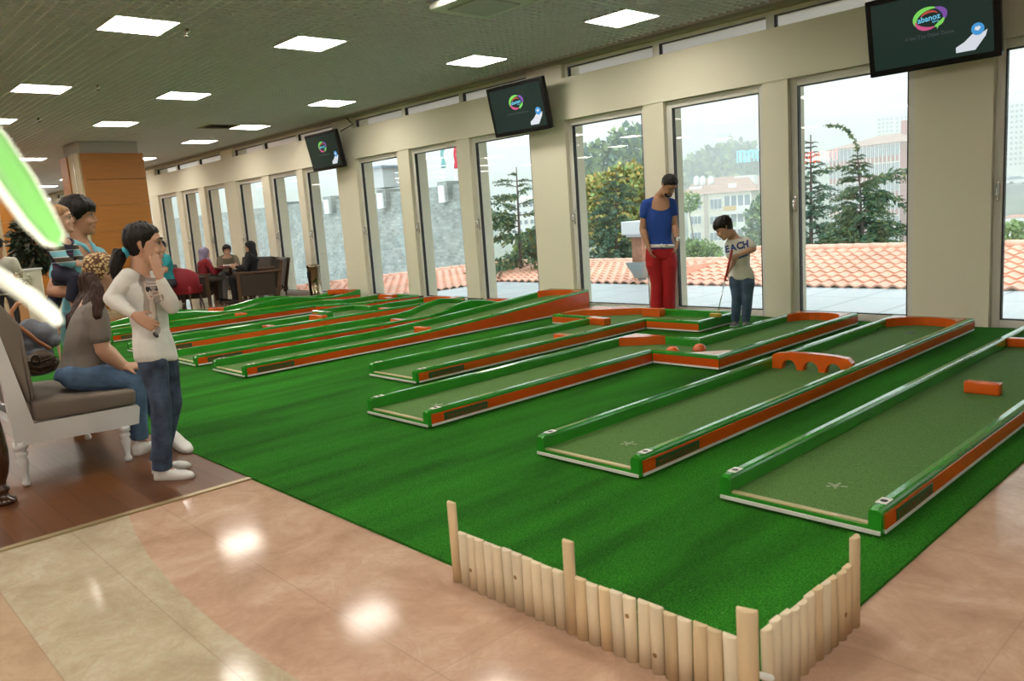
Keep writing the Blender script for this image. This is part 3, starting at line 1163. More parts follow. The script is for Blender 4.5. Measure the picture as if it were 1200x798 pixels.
E1 = V((-17.1, 15.45, -0.47))
RZ1, RZ2 = -0.25, 0.01
rf = thing('tiled_roof', 'low terracotta tiled roof just outside the windows', 'roof', (-11, 17, TR))
wpart(slope(V((-20.6, 15.45, -0.47)), V((1, 0, 0)), V((0, 3.45, RZ1 + 0.47)), 9.5, 3.4, clip=lambda p: (p.x + 20.6) > (18.9 - p.y)), 'tile_slope', tile_m, rf)
wpart(slope(V((-11.1, 15.45, -0.47)), V((1, 0, 0)), V((0, 3.5, RZ2 + 0.47)), 14.0, 3.4, rows=9), 'tile_slope', tile_m, rf)
wpart(slope(V((-17.1, 8.7, -0.47)), V((0, 1, 0)), V((-3.5, 0, RZ1 + 0.47)), 10.2, 3.4, tw=0.27, rows=10, clip=lambda p: (p.x + 20.6) < (18.95 - p.y)), 'tile_slope', tile_m, rf)
rm = MB()
ridge(rm, V((-20.6, 18.95, RZ1)), V((-11.1, 18.95, RZ1)))
ridge(rm, V((-11.1, 18.98, RZ2 + 0.02)), V((2.9, 18.98, RZ2 + 0.02)))
ridge(rm, V((-20.62, 8.7, RZ1)), V((-20.62, 18.9, RZ1)))
wpart(rm, 'ridge_cap', ridge_m, rf)
wpart(MB().tube([(-20.5, 18.8, RZ1 + 0.01), (-17.1, 15.42, -0.44)], 0.055, 8), 'valley_gutter', mat('brown_gutter', (0.20, 0.10, 0.06), 0.5), rf)
wpart(MB().box(-11.12, -11.05, 15.5, 18.9, -0.5, RZ1 + 0.12), 'step_flashing', ridge_m, rf)
wpart(MB().box(-20.5, 2.9, 18.9, 22.0, -4.5, -0.40).box(-24, -20.7, 8.7, 22.0, -4.5, -0.40), 'roof_body', mat('roof_body_render', (0.5, 0.42, 0.36), 0.8), rf)
# chimney on the roof
c = ony(752, 320, 15.6)
ch = thing('roof_vent', 'brick roof vent with white cap and grey flared base, behind the man in blue', 'roof vent', (c.x, c.y, TR))
mb = MB()
cx_, cy_ = c.x, c.y
wpart(MB().lathe([(0.001, 0), (0.13, 0.0), (0.13, 0.05), (0.10, 0.09), (0.10, 0.14), (0.001, 0.141)], cx_, cy_, TR, 12), 'foot', mat('grey_zinc', (0.33, 0.36, 0.36), 0.45, 0.4), ch)
wpart(MB().loft([[V((cx_ + sx * s, cy_ + sy * s, z)) for sx, sy in ((-1, -1), (1, -1), (1, 1), (-1, 1))] for s, z in ((0.13, TR + 0.13), (0.15, TR + 0.2), (0.27, TR + 0.50), (0.27, TR + 0.53))], smooth=False), 'flared_base', MATS['grey_zinc'], ch)
wpart(MB().box(cx_ - 0.15, cx_ + 0.15, cy_ - 0.15, cy_ + 0.15, TR + 0.52, TR + 1.14), 'brick_stack', mat('roof_brick', (0.36, 0.17, 0.11), 0.7, var=(9, 0.2)), ch)
wpart(MB().box(cx_ - 0.24, cx_ + 0.24, cy_ - 0.24, cy_ + 0.24, TR + 1.14, TR + 1.20).bbox(cx_ - 0.32, cx_ + 0.32, cy_ - 0.32, cy_ + 0.32, TR + 1.20, TR + 1.52, 0.02), 'cap', mat('vent_cap_white', (0.75, 0.77, 0.80), 0.4), ch)

# ---------------------------------------------------------------- ground and hills
grd = MB()
NXg, NYg = 70, 46


def terrain(x, y):
    d = math.hypot(x, y)
    z = -11.0
    if d > 130:
        z += 34 * (1 - math.exp(-((d - 130) / 260) ** 1.5)) * (0.8 + 0.25 * math.sin(x * 0.011 + 1.0) + 0.12 * math.sin(y * 0.021 + x * 0.006))
    if d > 420:
        z += 120 * (1 - math.exp(-((d - 420) / 420) ** 2)) * (0.85 + 0.2 * math.sin(x * 0.004 + 0.4))
    return z


vs = []
for j in range(NYg + 1):
    rr = 22.0 * (1500 / 22.0) ** (j / NYg)
    for i in range(NXg + 1):
        an = R(6 + 172 * i / NXg)
        x_, y_ = rr * math.cos(an), max(22.1, rr * math.sin(an))
        vs.append((x_, y_, terrain(x_, y_)))
fs = []
for j in range(NYg):
    for i in range(NXg):
        a = j * (NXg + 1) + i
        fs.append((a, a + 1, a + NXg + 2, a + NXg + 1))
grd.add(vs, fs, 0, True)
hill_o = grd.build('hillside', mat('hill_green', (0.13, 0.17, 0.10), 0.95, var=(0.03, 0.5, 6)))
struct(hill_o)

# ---------------------------------------------------------------- foliage helpers
def leaf_quad(mb, p, d, n_, l, w_, mi=0):
    s = d.cross(n_)
    if s.length < 1e-4:
        s = d.orthogonal()
    s = s.normalized() * w_
    mb.add([p - s * 0.4, p + d * l * 0.5 - s, p + d * l, p + d * l * 0.5 + s, p + s * 0.4], [(0, 1, 2, 3, 4)], mi)


def rnd_dir(rg):
    while True:
        v = V((rg.uniform(-1, 1), rg.uniform(-1, 1), rg.uniform(-1, 1)))
        if 0.05 < v.length < 1:
            return v.normalized()


def conifer(label, base, top, wid, levels=26, seed=1, dens=26, droop=0.35, mats=None, bend=None, group='trees outside the windows', gaps=0.0, extra=(), cat='tree'):
    """base/top points of the trunk, wid = branch length at the bottom"""
    rg = random.Random(seed)
    root = thing('conifer_tree', label, cat, tuple(base), group)
    H = (top - base).length
    tp = [base.lerp(top, t) for t in (0, 0.4, 0.75, 1.0)]
    if bend:
        tp += [top + b_ for b_ in bend]
    trunk = MB().tube(tp, [H * 0.016, H * 0.012, H * 0.007, H * 0.004] + [H * 0.003] * (len(tp) - 4), 8)
    fol = MB()
    brs = []
    for k_ in range(levels):
        t = 0.08 + 0.9 * k_ / levels
        p0 = base.lerp(top, t)
        L = wid * (1 - t) ** 0.85 + wid * 0.12
        for q in range(5):
            if rg.random() < gaps:
                continue
            an = rg.uniform(0, 2 * math.pi)
            ll = L * rg.uniform(0.6, 1.12)
            d = V((math.cos(an), math.sin(an), rg.uniform(-0.05, 0.25)))
            brs.append((p0, d, ll))
    for p0, tip in extra:
        brs.append((p0, (tip - p0) / (tip - p0).length, (tip - p0).length))
    for p0, d, ll in brs:
        mid = p0 + d * ll * 0.55 + V((0, 0, 0.05 * ll))
        tip = p0 + d * ll + V((0, 0, -droop * ll * 0.4))
        trunk.tube([p0, mid, tip], [H * 0.004, H * 0.0028, H * 0.001], 5)
        for i in range(dens):
            s = (i + rg.random()) / dens
            s = 0.18 + 0.82 * s
            c_ = p0.lerp(mid, s / 0.55) if s < 0.55 else mid.lerp(tip, (s - 0.55) / 0.45)
            dd = (d + rnd_dir(rg) * 0.9 + V((0, 0, -0.35))).normalized()
            lw = ll * rg.uniform(0.07, 0.15) * (1.15 - 0.5 * s)
            leaf_quad(fol, c_ + rnd_dir(rg) * ll * 0.06, dd, rnd_dir(rg), lw, lw * 0.22, rg.choice((0, 0, 1)))
    if bend:
        pts = [top] + [top + b_ for b_ in bend]
        for a_, b_ in zip(pts[:-1], pts[1:]):
            for i in range(30):
                c_ = a_.lerp(b_, rg.random())
                lw = H * 0.03
                leaf_quad(fol, c_, (rnd_dir(rg) + V((0, 0, -0.7))).normalized(), rnd_dir(rg), lw, lw * 0.25, rg.choice((0, 1)))
    wpart(trunk, 'trunk', mat('conifer_bark', (0.09, 0.075, 0.06), 0.9), root)
    wpart(fol, 'foliage', mats or [mat('cedar_needles', (0.055, 0.12, 0.065), 0.8), mat('cedar_tips', (0.15, 0.20, 0.075), 0.8)], root)
    return root


def broadleaf(label, base, blobs, n=3500, leaf=0.35, mats=None, seed=3, group='trees outside the windows', name='leafy_tree'):
    """blobs: (centre, radii) clumps of leaves"""
    rg = random.Random(seed)
    root = thing(name, label, 'tree', tuple(base), group)
    tr = MB()
    for c_, r_ in blobs:
        tr.tube([base, base.lerp(c_, 0.5) + V((0, 0, 0.1)), c_], [r_[2] * 0.12, r_[2] * 0.08, r_[2] * 0.03], 6)
    wpart(tr, 'trunk', mat('grey_bark', (0.14, 0.12, 0.09), 0.9), root)
    fol = MB()
    tot = sum(r_[0] * r_[2] for _, r_ in blobs)
    for bi, (c_, r_) in enumerate(blobs):
        for i in range(int(n * r_[0] * r_[2] / tot)):
            v = rnd_dir(rg)
            q = rg.uniform(0.55, 1.05) * (1 + 0.12 * math.sin(v.x * 9 + bi) * math.cos(v.z * 8))
            p = c_ + V((v.x * r_[0], v.y * r_[1], v.z * r_[2])) * q
            l = leaf * rg.uniform(0.6, 1.3)
            leaf_quad(fol, p, (v + rnd_dir(rg)).normalized(), rnd_dir(rg), l, l * 0.38, rg.randrange(len(mats)))
    wpart(fol, 'foliage', mats, root)
    return root


def at(px, py, dep):
    return CAM + ray(px, py) * dep


lf_y = mat('autumn_yellow_leaves', (0.42, 0.40, 0.13), 0.8)
lf_g = mat('mid_green_leaves', (0.20, 0.29, 0.10), 0.8)
lf_o = mat('autumn_orange_leaves', (0.48, 0.33, 0.11), 0.8)
lf_b = mat('blue_green_leaves', (0.07, 0.15, 0.10), 0.8)
lf_l = mat('light_green_leaves', (0.20, 0.30, 0.10), 0.8)
# the big cedar behind the middle of the tiled roof
D0 = 27.0
b0, t0 = at(1014, 330, D0), at(1005, 176, D0)
conifer('tall dark cedar with a bent drooping tip, in front of the red brick block', b0, t0, 1.75, 34, 5, 120,
        bend=[at(1001, 163, D0) - t0, at(994, 153, D0) - t0, at(984, 147, D0) - t0, at(968, 146, D0) - t0],
        extra=[(at(1012, 222, D0), at(1074, 192, D0)), (at(1012, 216, D0), at(1060, 205, D0)), (at(1018, 222, D0), at(1078, 248, D0)), (at(1008, 200, D0), at(962, 196, D0)), (at(1014, 262, D0), at(944, 288, D0)),
               (at(1016, 262, D0), at(1072, 262, D0)), (at(1014, 285, D0), at(1076, 262, D0)), (at(1010, 240, D0), at(975, 262, D0)), (at(1013, 270, D0), at(960, 275, D0)), (at(1016, 285, D0), at(1066, 288, D0)), (at(1005, 190, D0), at(1022, 212, D0))])
D1 = 34.0
conifer('narrow blue-green conifer left of the big cedar', at(951, 330, D1), at(950, 158, D1), 1.9, 26, 8, 80, mats=[lf_b, mat('cedar_needles', (0.055, 0.12, 0.065))])
D2 = 25.0
conifer('sparse cedar with bare curving branches, behind the hip of the tiled roof', at(612, 345, D2), at(605, 196, D2), 2.7, 20, 12, 70, gaps=0.45, droop=0.15)
broadleaf('small bushy tree low behind the tiled roof, beside the sparse cedar', at(628, 330, 28), [(at(632, 292, 28), (0.9, 0.9, 0.7)), (at(622, 300, 28), (0.7, 0.7, 0.5))], 900, 0.2, [lf_g, lf_b], 5)
D3 = 30.0
broadleaf('yellowing broad-leaved tree behind the man in the blue shirt', at(725, 350, D3 + 4),
          [(at(705, 228, D3 + 4), (1.0, 1.0, 0.9)), (at(735, 222, D3 + 4), (1.2, 1.0, 1.1)), (at(755, 240, D3 + 4), (1.0, 1.0, 1.4)), (at(712, 262, D3 + 4), (1.0, 1.0, 1.2)), (at(742, 275, D3 + 4), (1.2, 1.0, 1.3)), (at(690, 255, D3 + 4), (0.7, 0.7, 1.0))], 11000, 0.19, [lf_y, lf_y, lf_g, lf_o, lf_g], 4)
conifer('blue-green conifer in front of the yellowing tree', at(722, 345, D3 - 3), at(722, 200, D3 - 3), 1.9, 24, 21, 90, mats=[lf_b, mat('cedar_needles', (0.055, 0.12, 0.065))])
broadleaf('hazy green tree farther off above the yellowing tree', at(720, 250, 95), [(at(703, 188, 95), (3.0, 2, 2.2)), (at(745, 180, 95), (4, 3, 3.2)), (at(725, 195, 95), (4, 3, 2))], 1800, 0.8, [lf_b, lf_g], 6)
broadleaf('bright green bush low in front of the cream apartment block', at(820, 330, 60), [(at(824, 302, 60), (1.6, 1.2, 1.3)), (at(812, 296, 60), (1.2, 1.0, 1.0)), (at(806, 236, 70), (1.0, 1, 0.8))], 1600, 0.3, [lf_l, lf_g], 9)
broadleaf('tall green tree at the right end of the cream apartment block', at(893, 320, 80), [(at(893, 262, 80), (1.6, 1.5, 2.6)), (at(888, 282, 80), (1.6, 1.5, 1.6)), (at(897, 246, 80), (1.3, 1.3, 1.5))], 1500, 0.4, [lf_g, lf_b], 10)
broadleaf('green bush behind the roof at the right edge of the view', at(1190, 300, 40), [(at(1192, 272, 40), (0.9, 0.9, 0.5)), (at(1184, 276, 40), (0.7, 0.7, 0.5))], 700, 0.22, [lf_l, lf_g], 11)
wood_b = [(at(px, py, dp), (rr, rr, rr * 0.75)) for px, py, dp, rr in [(832, 200, 230, 8), (858, 195, 240, 9), (880, 205, 235, 8), (845, 210, 220, 7), (868, 212, 222, 7), (822, 212, 225, 6), (890, 218, 220, 6)]]
wl = broadleaf('hazy dark wood on the slope above the cream apartment block', at(855, 222, 232), wood_b, 3200, 2.4, [lf_b, lf_g], 30, None, 'woodland')
wl['kind'] = 'stuff'


# ---------------------------------------------------------------- buildings
glass_d = mat('far_window_glass', (0.16, 0.20, 0.24), 0.2)
cream_m = mat('cream_render', (0.66, 0.62, 0.50), 0.8)
white_m = mat('white_render', (0.72, 0.72, 0.69), 0.8)
pinkroof = mat('faded_roof_tiles', (0.42, 0.26, 0.20), 0.8, var=(0.7, 0.15))


class Facade:
    """axes for a house at a pixel: r along the front (image right), u into the depth"""
    def __init__(s, px, py, dep, turn=0.0):
        s.o = at(px, py, dep)
        u = V((s.o.x, s.o.y, 0)).normalized()
        u = Matrix.Rotation(turn, 3, 'Z') @ u
        s.u, s.r = u, V((u.y, -u.x, 0))
        s.M = Matrix((s.r, s.u, V((0, 0, 1)))).transposed().to_4x4()
        s.M.translation = s.o

    def loc(s, px, py, d=0.0):
        """pixel -> (along, up) on the front plane"""
        q = ray(px, py)
        t = ((s.o - CAM).dot(s.u) + d) / q.dot(s.u)
        p = CAM + q * t - s.o
        return p.dot(s.r), p.z


def hip_roof(mb, x0, x1, y0, y1, z, h, M, ov=0.5, ins=2.5):
    x0 -= ov; x1 += ov; y0 -= ov; y1 += ov
    ym = (y0 + y1) / 2
    vs = [(x0, y0, z), (x1, y0, z), (x1, y1, z), (x0, y1, z), (x0 + ins, ym, z + h), (x1 - ins, ym, z + h)]
    mb.add([M @ V(p) for p in vs], [(0, 1, 5, 4), (1, 2, 5), (2, 3, 4, 5), (3, 0, 4), (3, 2, 1, 0)])


# cream apartment block
F1 = Facade(850, 260, 145, R(-8))
ap = thing('apartment_block', 'cream apartment block with white balconies and a faded tiled roof', 'building', tuple(F1.o - V((0, 0, 14))))
xl, zt = F1.loc(805, 229)
xr, _ = F1.loc(880, 229)
zb_ = -14.0
bd = MB().box(xl, xr, 0, 14, zb_, zt, M=F1.M)
wpart(bd, 'wall', cream_m, ap)
rfm = MB()
hip_roof(rfm, xl - 1, xr + 0.6, 0, 14, zt, 3.0, F1.M)
wpart(rfm, 'roof', pinkroof, ap)
rows = [(233, 245), (253, 263), (272, 282), (289, 300)]
cols = [(809, 822), (832, 846)]
for (ya, yb_) in rows:
    for (xa, xb) in cols:
        x0_, z1_ = F1.loc(xa, ya)
        x1_, z0_ = F1.loc(xb, yb_)
        wd = wpart(MB().box(x0_, x1_, -0.12, 0.05, z0_, z1_, M=F1.M), 'window_frame', white_m, ap)
        g = MB()
        for q in range(3):
            a_ = x0_ + (x1_ - x0_) * (q + 0.08) / 3
            b_ = x0_ + (x1_ - x0_) * (q + 0.92) / 3
            g.box(a_, b_, -0.16, -0.1, z0_ + 0.15, z1_ - 0.15, M=F1.M)
        wpart(g, 'pane', glass_d, wd)
pil, _ = F1.loc(825, 240)
wpart(MB().box(pil, pil + 0.7, -0.25, 0, zb_, zt, M=F1.M), 'downpipe_strip', mat('taupe_strip', (0.42, 0.35, 0.28), 0.8), ap)
for k_, (ya, yb_, dk_) in enumerate([(242, 249, 239), (261, 267, 256), (278, 286, 274), (297, 304, 292)]):
    x0_, z1_ = F1.loc(849, ya)
    x1_, z0_ = F1.loc(888, yb_)
    bal = wpart(MB().box(x0_, x1_, -1.4, 0.3, z0_, z1_, M=F1.M), 'balcony', white_m, ap)
    xw0, zw1 = F1.loc(848, ya - 12)
    xw1, zw0 = F1.loc(880, ya)
    wd = wpart(MB().box(xw0, xw1, -0.1, 0.02, zw0, zw1, M=F1.M), 'balcony_window', glass_d, ap)
    g = MB()
    for q in range(5):
        a_ = xw0 + (xw1 - xw0) * q / 4
        g.box(a_ - 0.12, a_ + 0.12, -0.2, -0.08, zw0, zw1, M=F1.M)
    wpart(g, 'window_bars', white_m, wd)
    if k_ < 2:
        xa_, za_ = F1.loc(849, ya - 0.5)
        xb_, zb2 = F1.loc(864, ya + 4.2)
        wpart(MB().box(xa_, xb_, -1.5, -1.4, zb2, za_, M=F1.M), 'awning_cloth', mat('ochre_cloth', (0.55, 0.36, 0.10), 0.8) if k_ == 0 else mat('green_cloth', (0.25, 0.38, 0.18), 0.8), bal)
pent = MB()
xa_, za_ = F1.loc(806, 219)
xb_, _ = F1.loc(820, 219)
pent.box(xa_, xb_, 2, 6, zt + 0.2, za_, M=F1.M)
xa_, za_ = F1.loc(855, 206)
xb_, _ = F1.loc(880, 206)
pent.box(xa_, xb_, 6, 12, zt + 0.5, za_, M=F1.M)
xa_, za_ = F1.loc(852, 215)
xb_, _ = F1.loc(861, 215)
pent.box(xa_, xb_, 1.5, 3.0, zt, za_, M=F1.M)
wpart(pent, 'roof_hut', white_m, ap)
for i, px in enumerate((812, 819, 829)):
    x_, z_ = F1.loc(px, 212)
    wpart(MB().lathe([(0.01, 0), (0.55, 0), (0.6, 0.6), (0.55, 1.3), (0.3, 1.7), (0.01, 1.75)], 0, 0, 0, 12, M=F1.M @ Matrix.Translation((x_, 4, z_ - 0.8))), 'water_tank', white_m, ap)
# second wing behind
F1b = Facade(880, 225, 170, R(-6))
wg = thing('apartment_block', 'second cream block with a tiled roof, half hidden behind the balconied one', 'building', tuple(F1b.o - V((0, 0, 14))))
xa_, za_ = F1b.loc(840, 223)
xb_, _ = F1b.loc(905, 223)
wpart(MB().box(xa_, xb_, 0, 12, -14, za_, M=F1b.M), 'wall', cream_m, wg)
rfm = MB()
hip_roof(rfm, xa_, xb_, 0, 12, za_, 2.6, F1b.M)
wpart(rfm, 'roof', pinkroof, wg)
for k_ in range(3):
    x0_, z1_ = F1b.loc(885, 228 + 16 * k_)
    x1_, z0_ = F1b.loc(892, 236 + 16 * k_)
    wpart(MB().box(x0_, x1_, -0.1, 0.05, z0_, z1_, M=F1b.M), 'window', glass_d, wg)

# red brick block with white pilasters
brick = mat('red_brick', (0.40, 0.12, 0.095), 0.85, var=(0.6, 0.12))
F2 = Facade(1054, 215, 150, R(-36))
rb = thing('brick_block', 'long red brick block with white window pilasters, behind the big cedar', 'building', tuple(F2.o - V((0, 0, 18))))
x0_, _ = F2.loc(972, 215)
_, zt = F2.loc(1054, 166)
wpart(MB().box(x0_, 0, 0, 16, -20, zt, M=F2.M), 'wall', brick, rb)
rfm = MB()
hip_roof(rfm, x0_, 0, 0, 16, zt, 2.2, F2.M, 0.6, 6)
wpart(rfm, 'roof', pinkroof, rb)
nc = 18
L_ = -x0_
for i in range(nc + 1):
    xx = x0_ + L_ * i / nc
    wpart(MB().box(xx - L_ / nc * 0.09, xx + L_ / nc * 0.09, -0.12, 0.0, -20, zt, M=F2.M), 'pilaster', white_m, rb)
fl_h = 3.35
for k_ in range(6):
    z1_ = zt - 0.35 - k_ * fl_h
    wpart(MB().box(x0_, 0, -0.10, 0, z1_, z1_ + 0.2, M=F2.M), 'floor_band', white_m, rb)
    g = MB()
    for i in range(nc):
        a_ = x0_ + L_ * (i + 0.2) / nc
        b_ = x0_ + L_ * (i + 0.8) / nc
        g.box(a_, b_, -0.1, 0.02, z1_ - 2.0, z1_ - 0.1, M=F2.M)
    wpart(g, 'window_row', glass_d, rb)
    g = MB()
    for i in range(nc):
        a_ = x0_ + L_ * (i + 0.45) / nc
        b_ = x0_ + L_ * (i + 0.55) / nc
        g.box(a_, b_, -0.12, 0.0, z1_ - 2.0, z1_ - 0.1, M=F2.M)
    wpart(g, 'glazing_bars', white_m, rb)
for k_ in range(4):
    g = MB().box(0.0, 0.05, 5, 7.5, zt - 4.8 - k_ * fl_h * 1.6, zt - 2.2 - k_ * fl_h * 1.6, M=F2.M)
    wpart(g, 'end_window', glass_d, rb)
wpart(MB().box(-L_ * 0.30, -L_ * 0.30 + 1.2, 7, 8.2, zt + 0.5, zt + 4.4, M=F2.M), 'chimney', brick, rb)


def tower(label, px0, px1, pyt, dep, pyb, floors, cols_, m_=white_m, name='tower_block', roof=False, group=None):
    Fx = Facade((px0 + px1) / 2, pyb, dep)
    xa, zt_ = Fx.loc(px0, pyt)
    xb, _ = Fx.loc(px1, pyt)
    t = thing(name, label, 'building', tuple(Fx.o), group)
    w_ = xb - xa
    wpart(MB().box(xa, xb, 0, w_ * 0.7, -Fx.o.z - 11.5, zt_, M=Fx.M), 'wall', m_, t)
    hh = zt_ / floors
    g = MB()
    for k_ in range(floors):
        for i in range(cols_):
            a_ = xa + w_ * (i + 0.22) / cols_
            b_ = xa + w_ * (i + 0.78) / cols_
            g.box(a_, b_, -0.15, 0.05, zt_ - hh * (k_ + 0.75), zt_ - hh * (k_ + 0.3), M=Fx.M)
    wpart(g, 'windows', glass_d, t)
    if roof:
        r2 = MB()
        hip_roof(r2, xa, xb, 0, w_ * 0.7, zt_, w_ * 0.13, Fx.M, w_ * 0.03, w_ * 0.25)
        wpart(r2, 'roof', pinkroof, t)
    else:
        wpart(MB().box(xa + w_ * 0.3, xb - w_ * 0.3, w_ * 0.2, w_ * 0.5, zt_, zt_ + hh * 0.5, M=Fx.M), 'lift_house', m_, t)
    return t


tower('pale high-rise block rising hazily behind the red brick block, left of two', 1028, 1047, 138, 330, 175, 8, 4)
tower('pale high-rise block rising hazily behind the red brick block, right of two', 1049, 1076, 136, 345, 175, 8, 5)
tower('white high-rise at the right edge of the view', 1178, 1206, 122, 260, 195, 12, 5)
tower('hazy white flats on the hillside above the cream apartment block', 838, 858, 156, 420, 185, 6, 5)
tower('hazy villa with a wide reddish roof on the hillside', 853, 888, 171, 360, 184, 3, 6, cream_m, 'hillside_house', True)
tower('low hazy houses at the left of the hillside', 808, 828, 180, 330, 195, 4, 6, white_m, 'hillside_house')
tower('narrow hazy white tower far left on the hillside', 816, 824, 143, 520, 170, 9, 3)
tower('white flats glimpsed behind the sparse cedar', 597, 640, 236, 120, 275, 4, 6, white_m)
tower('low red-roofed house at the right edge of the view', 1176, 1210, 256, 70, 268, 1, 4, white_m, 'hillside_house', True)
# parked cars at the far right
FS = Facade(1186, 216, 150, R(20))
for i, (ox, oy) in enumerate([(-.5, 2.5), (5.0, 2.8), (-.8, -4.5), (4.6, -4.2)]):
    Fx = Facade(1186, 216, 150, R(20))
    Fx.M = FS.M @ Matrix.Translation((ox, oy, 0))
    Fx.o = Fx.M.translation.copy()
    pc = thing('parked_car', 'white car parked on the far street at the right edge of the view, %s' % ['back left', 'back right', 'front left', 'front right'][i], 'car', tuple(Fx.o), 'parked cars')
    bdy = MB()
    bdy.loft([[Fx.M @ V((x_, y_, z_)) for y_, z_ in ((-0.85, 0.25), (0.85, 0.25), (0.9, zz), (-0.9, zz))] for x_, zz in ((-2.1, 0.6), (-1.9, 0.85), (0.9, 0.9), (2.0, 0.8), (2.1, 0.5))], smooth=False)
    wpart(bdy, 'body', white_m, pc)
    wpart(MB().loft([[Fx.M @ V((x_, y_, z_)) for y_, z_ in ((-0.75, 0.85), (0.75, 0.85), (0.65, zz), (-0.65, zz))] for x_, zz in ((-1.9, 0.95), (-1.3, 1.4), (0.2, 1.45), (1.1, 0.95))], smooth=False), 'cabin', glass_d, pc)
    for x_ in (-1.3, 1.3):
        for y_ in (-0.8, 0.8):
            wpart(MB().tube([Fx.M @ V((x_, y_ - 0.1, 0.3)), Fx.M @ V((x_, y_ + 0.1, 0.3))], 0.3, 12), 'wheel', gasket_m, pc)
pk = MB()
Fx = Facade(1192, 236, 150, R(20))
struct(MB().box(-14, 26, -12, 30, -1.5, -0.02, M=FS.M).build('street', mat('asphalt', (0.25, 0.25, 0.25), 0.9)))

# ---------------------------------------------------------------- old stone wall with battlements
stone = bpy.data.materials.new('old_grey_stone')
stone.use_nodes = True
nt = stone.node_tree
b = nt.nodes['Principled BSDF']
tc = nt.nodes.new('ShaderNodeTexCoord')
mp = nt.nodes.new('ShaderNodeMapping')
mp.inputs['Rotation'].default_value = (R(90), 0, 0)
br = nt.nodes.new('ShaderNodeTexBrick')
br.inputs['Color1'].default_value = (0.15, 0.17, 0.16, 1)
br.inputs['Color2'].default_value = (0.27, 0.30, 0.28, 1)
br.inputs['Mortar'].default_value = (0.21, 0.23, 0.21, 1)
br.inputs['Scale'].default_value = 1.0
br.inputs['Brick Width'].default_value = 0.30
br.inputs['Row Height'].default_value = 0.15
br.inputs['Mortar Size'].default_value = 0.03
nt.links.new(tc.outputs['Object'], mp.inputs['Vector'])
nz = nt.nodes.new('ShaderNodeTexNoise')
nz.inputs['Scale'].default_value = 1.1
nz.inputs['Detail'].default_value = 5
nt.links.new(tc.outputs['Object'], nz.inputs['Vector'])
mxv = nt.nodes.new('ShaderNodeMix')
mxv.data_type = 'RGBA'
mxv.blend_type = 'OVERLAY'
mxv.inputs['Factor'].default_value = 0.6
nt.links.new(mp.outputs['Vector'], br.inputs['Vector'])
nt.links.new(br.outputs['Color'], mxv.inputs[6])
nt.links.new(nz.outputs['Fac'], mxv.inputs[7])
nt.links.new(mxv.outputs[2], b.inputs['Base Color'])
b.inputs['Roughness'].default_value = 0.95
YC = 23.0
cw_ = thing('castle_wall', 'old grey stone wall with a battlement top, beyond the left windows', 'stone wall', (-34, YC, -10))
xr_, zt_ = ony(549, 216, YC).x, ony(525, 217, YC).z
cmb = MB()
cmb.box(-70, xr_, YC, YC + 0.9, -10, zt_)
wpart(cmb, 'wall', stone, cw_)
for px, w_, h_ in ((523, 0.7, 0.5), (450, 0.8, 0.5), (386, 0.8, 0.5), (330, 0.8, 0.5)):
    p = ony(px, 217, YC)
    mr = wpart(MB().box(p.x - w_ / 2, p.x + w_ / 2, YC - 0.25, YC + 0.9, zt_ - 0.7, zt_ + h_ * 0.35), 'battlement', stone, cw_)
    wpart(MB().box(p.x - w_ * 0.28, p.x + w_ * 0.28, YC - 0.35, YC - 0.2, zt_ - 0.75, zt_ + 0.0), 'white_spout', mat('white_drain', (0.6, 0.62, 0.6), 0.6), mr)
p = ony(447, 205, YC)
wpart(MB().box(p.x - 0.75, p.x + 0.55, YC - 0.3, YC + 0.9, zt_ + 0.25, zt_ + 1.2), 'turret', mat('grey_turret', (0.36, 0.38, 0.37), 0.8), cw_)
wpart(MB().box(p.x - 0.95, p.x + 0.8, YC - 0.5, YC + 1.1, zt_ + 1.2, zt_ + 1.3), 'turret_roof', glass_d, cw_)
for i, (px, colr, nm) in enumerate([(519, (0.20, 0.45, 0.45), 'teal'), (534, (0.62, 0.05, 0.08), 'red')]):
    p = ony(px + 1, 217, YC + 1.6)
    fl_ = thing('flag', 'limp %s flag on a pole above the old stone wall' % nm, 'flag', (p.x, p.y, -10))
    top = ony(px - 3, 160, YC + 1.6).z
    wpart(MB().tube([(p.x, p.y, -10.5), (p.x, p.y, top)], 0.035, 8), 'pole', white_m, fl_)
    fm = MB()
    g1, g2 = [], []
    for q in range(10):
        z_ = top - 0.05 - q * 0.16
        wdt = 0.22 + 0.10 * math.sin(q * 0.9)
        g1.append([V((p.x + s * wdt, p.y + 0.08 * math.sin(s * 7 + q * 0.5) + yo, z_)) for s, yo in ((0.0, 0), (0.3, 0), (0.6, 0), (1.0, 0), (1.0, 0.02), (0.6, 0.02), (0.3, 0.02), (0.0, 0.02))])
    fm.loft(g1)
    wpart(fm, 'cloth', mat('flag_%s' % nm, colr, 0.8), fl_)

# ---------------------------------------------------------------- haze between the roofs and the hills
hz = MB().box(-1500, 900, 39, 1500, -40, 260)
hm = bpy.data.materials.new('rain_haze')
hm.use_nodes = True
nt = hm.node_tree
nt.nodes.clear()
out = nt.nodes.new('ShaderNodeOutputMaterial')
vsn = nt.nodes.new('ShaderNodeVolumeScatter')
vsn.inputs['Color'].default_value = (0.95, 0.98, 1.0, 1)
vsn.inputs['Density'].default_value = 0.0037
nt.links.new(vsn.outputs[0], out.inputs['Volume'])
ho = hz.build('haze', hm)
tag(ho, 'pale rain haze lying over the hillside town', 'haze', kind='stuff')
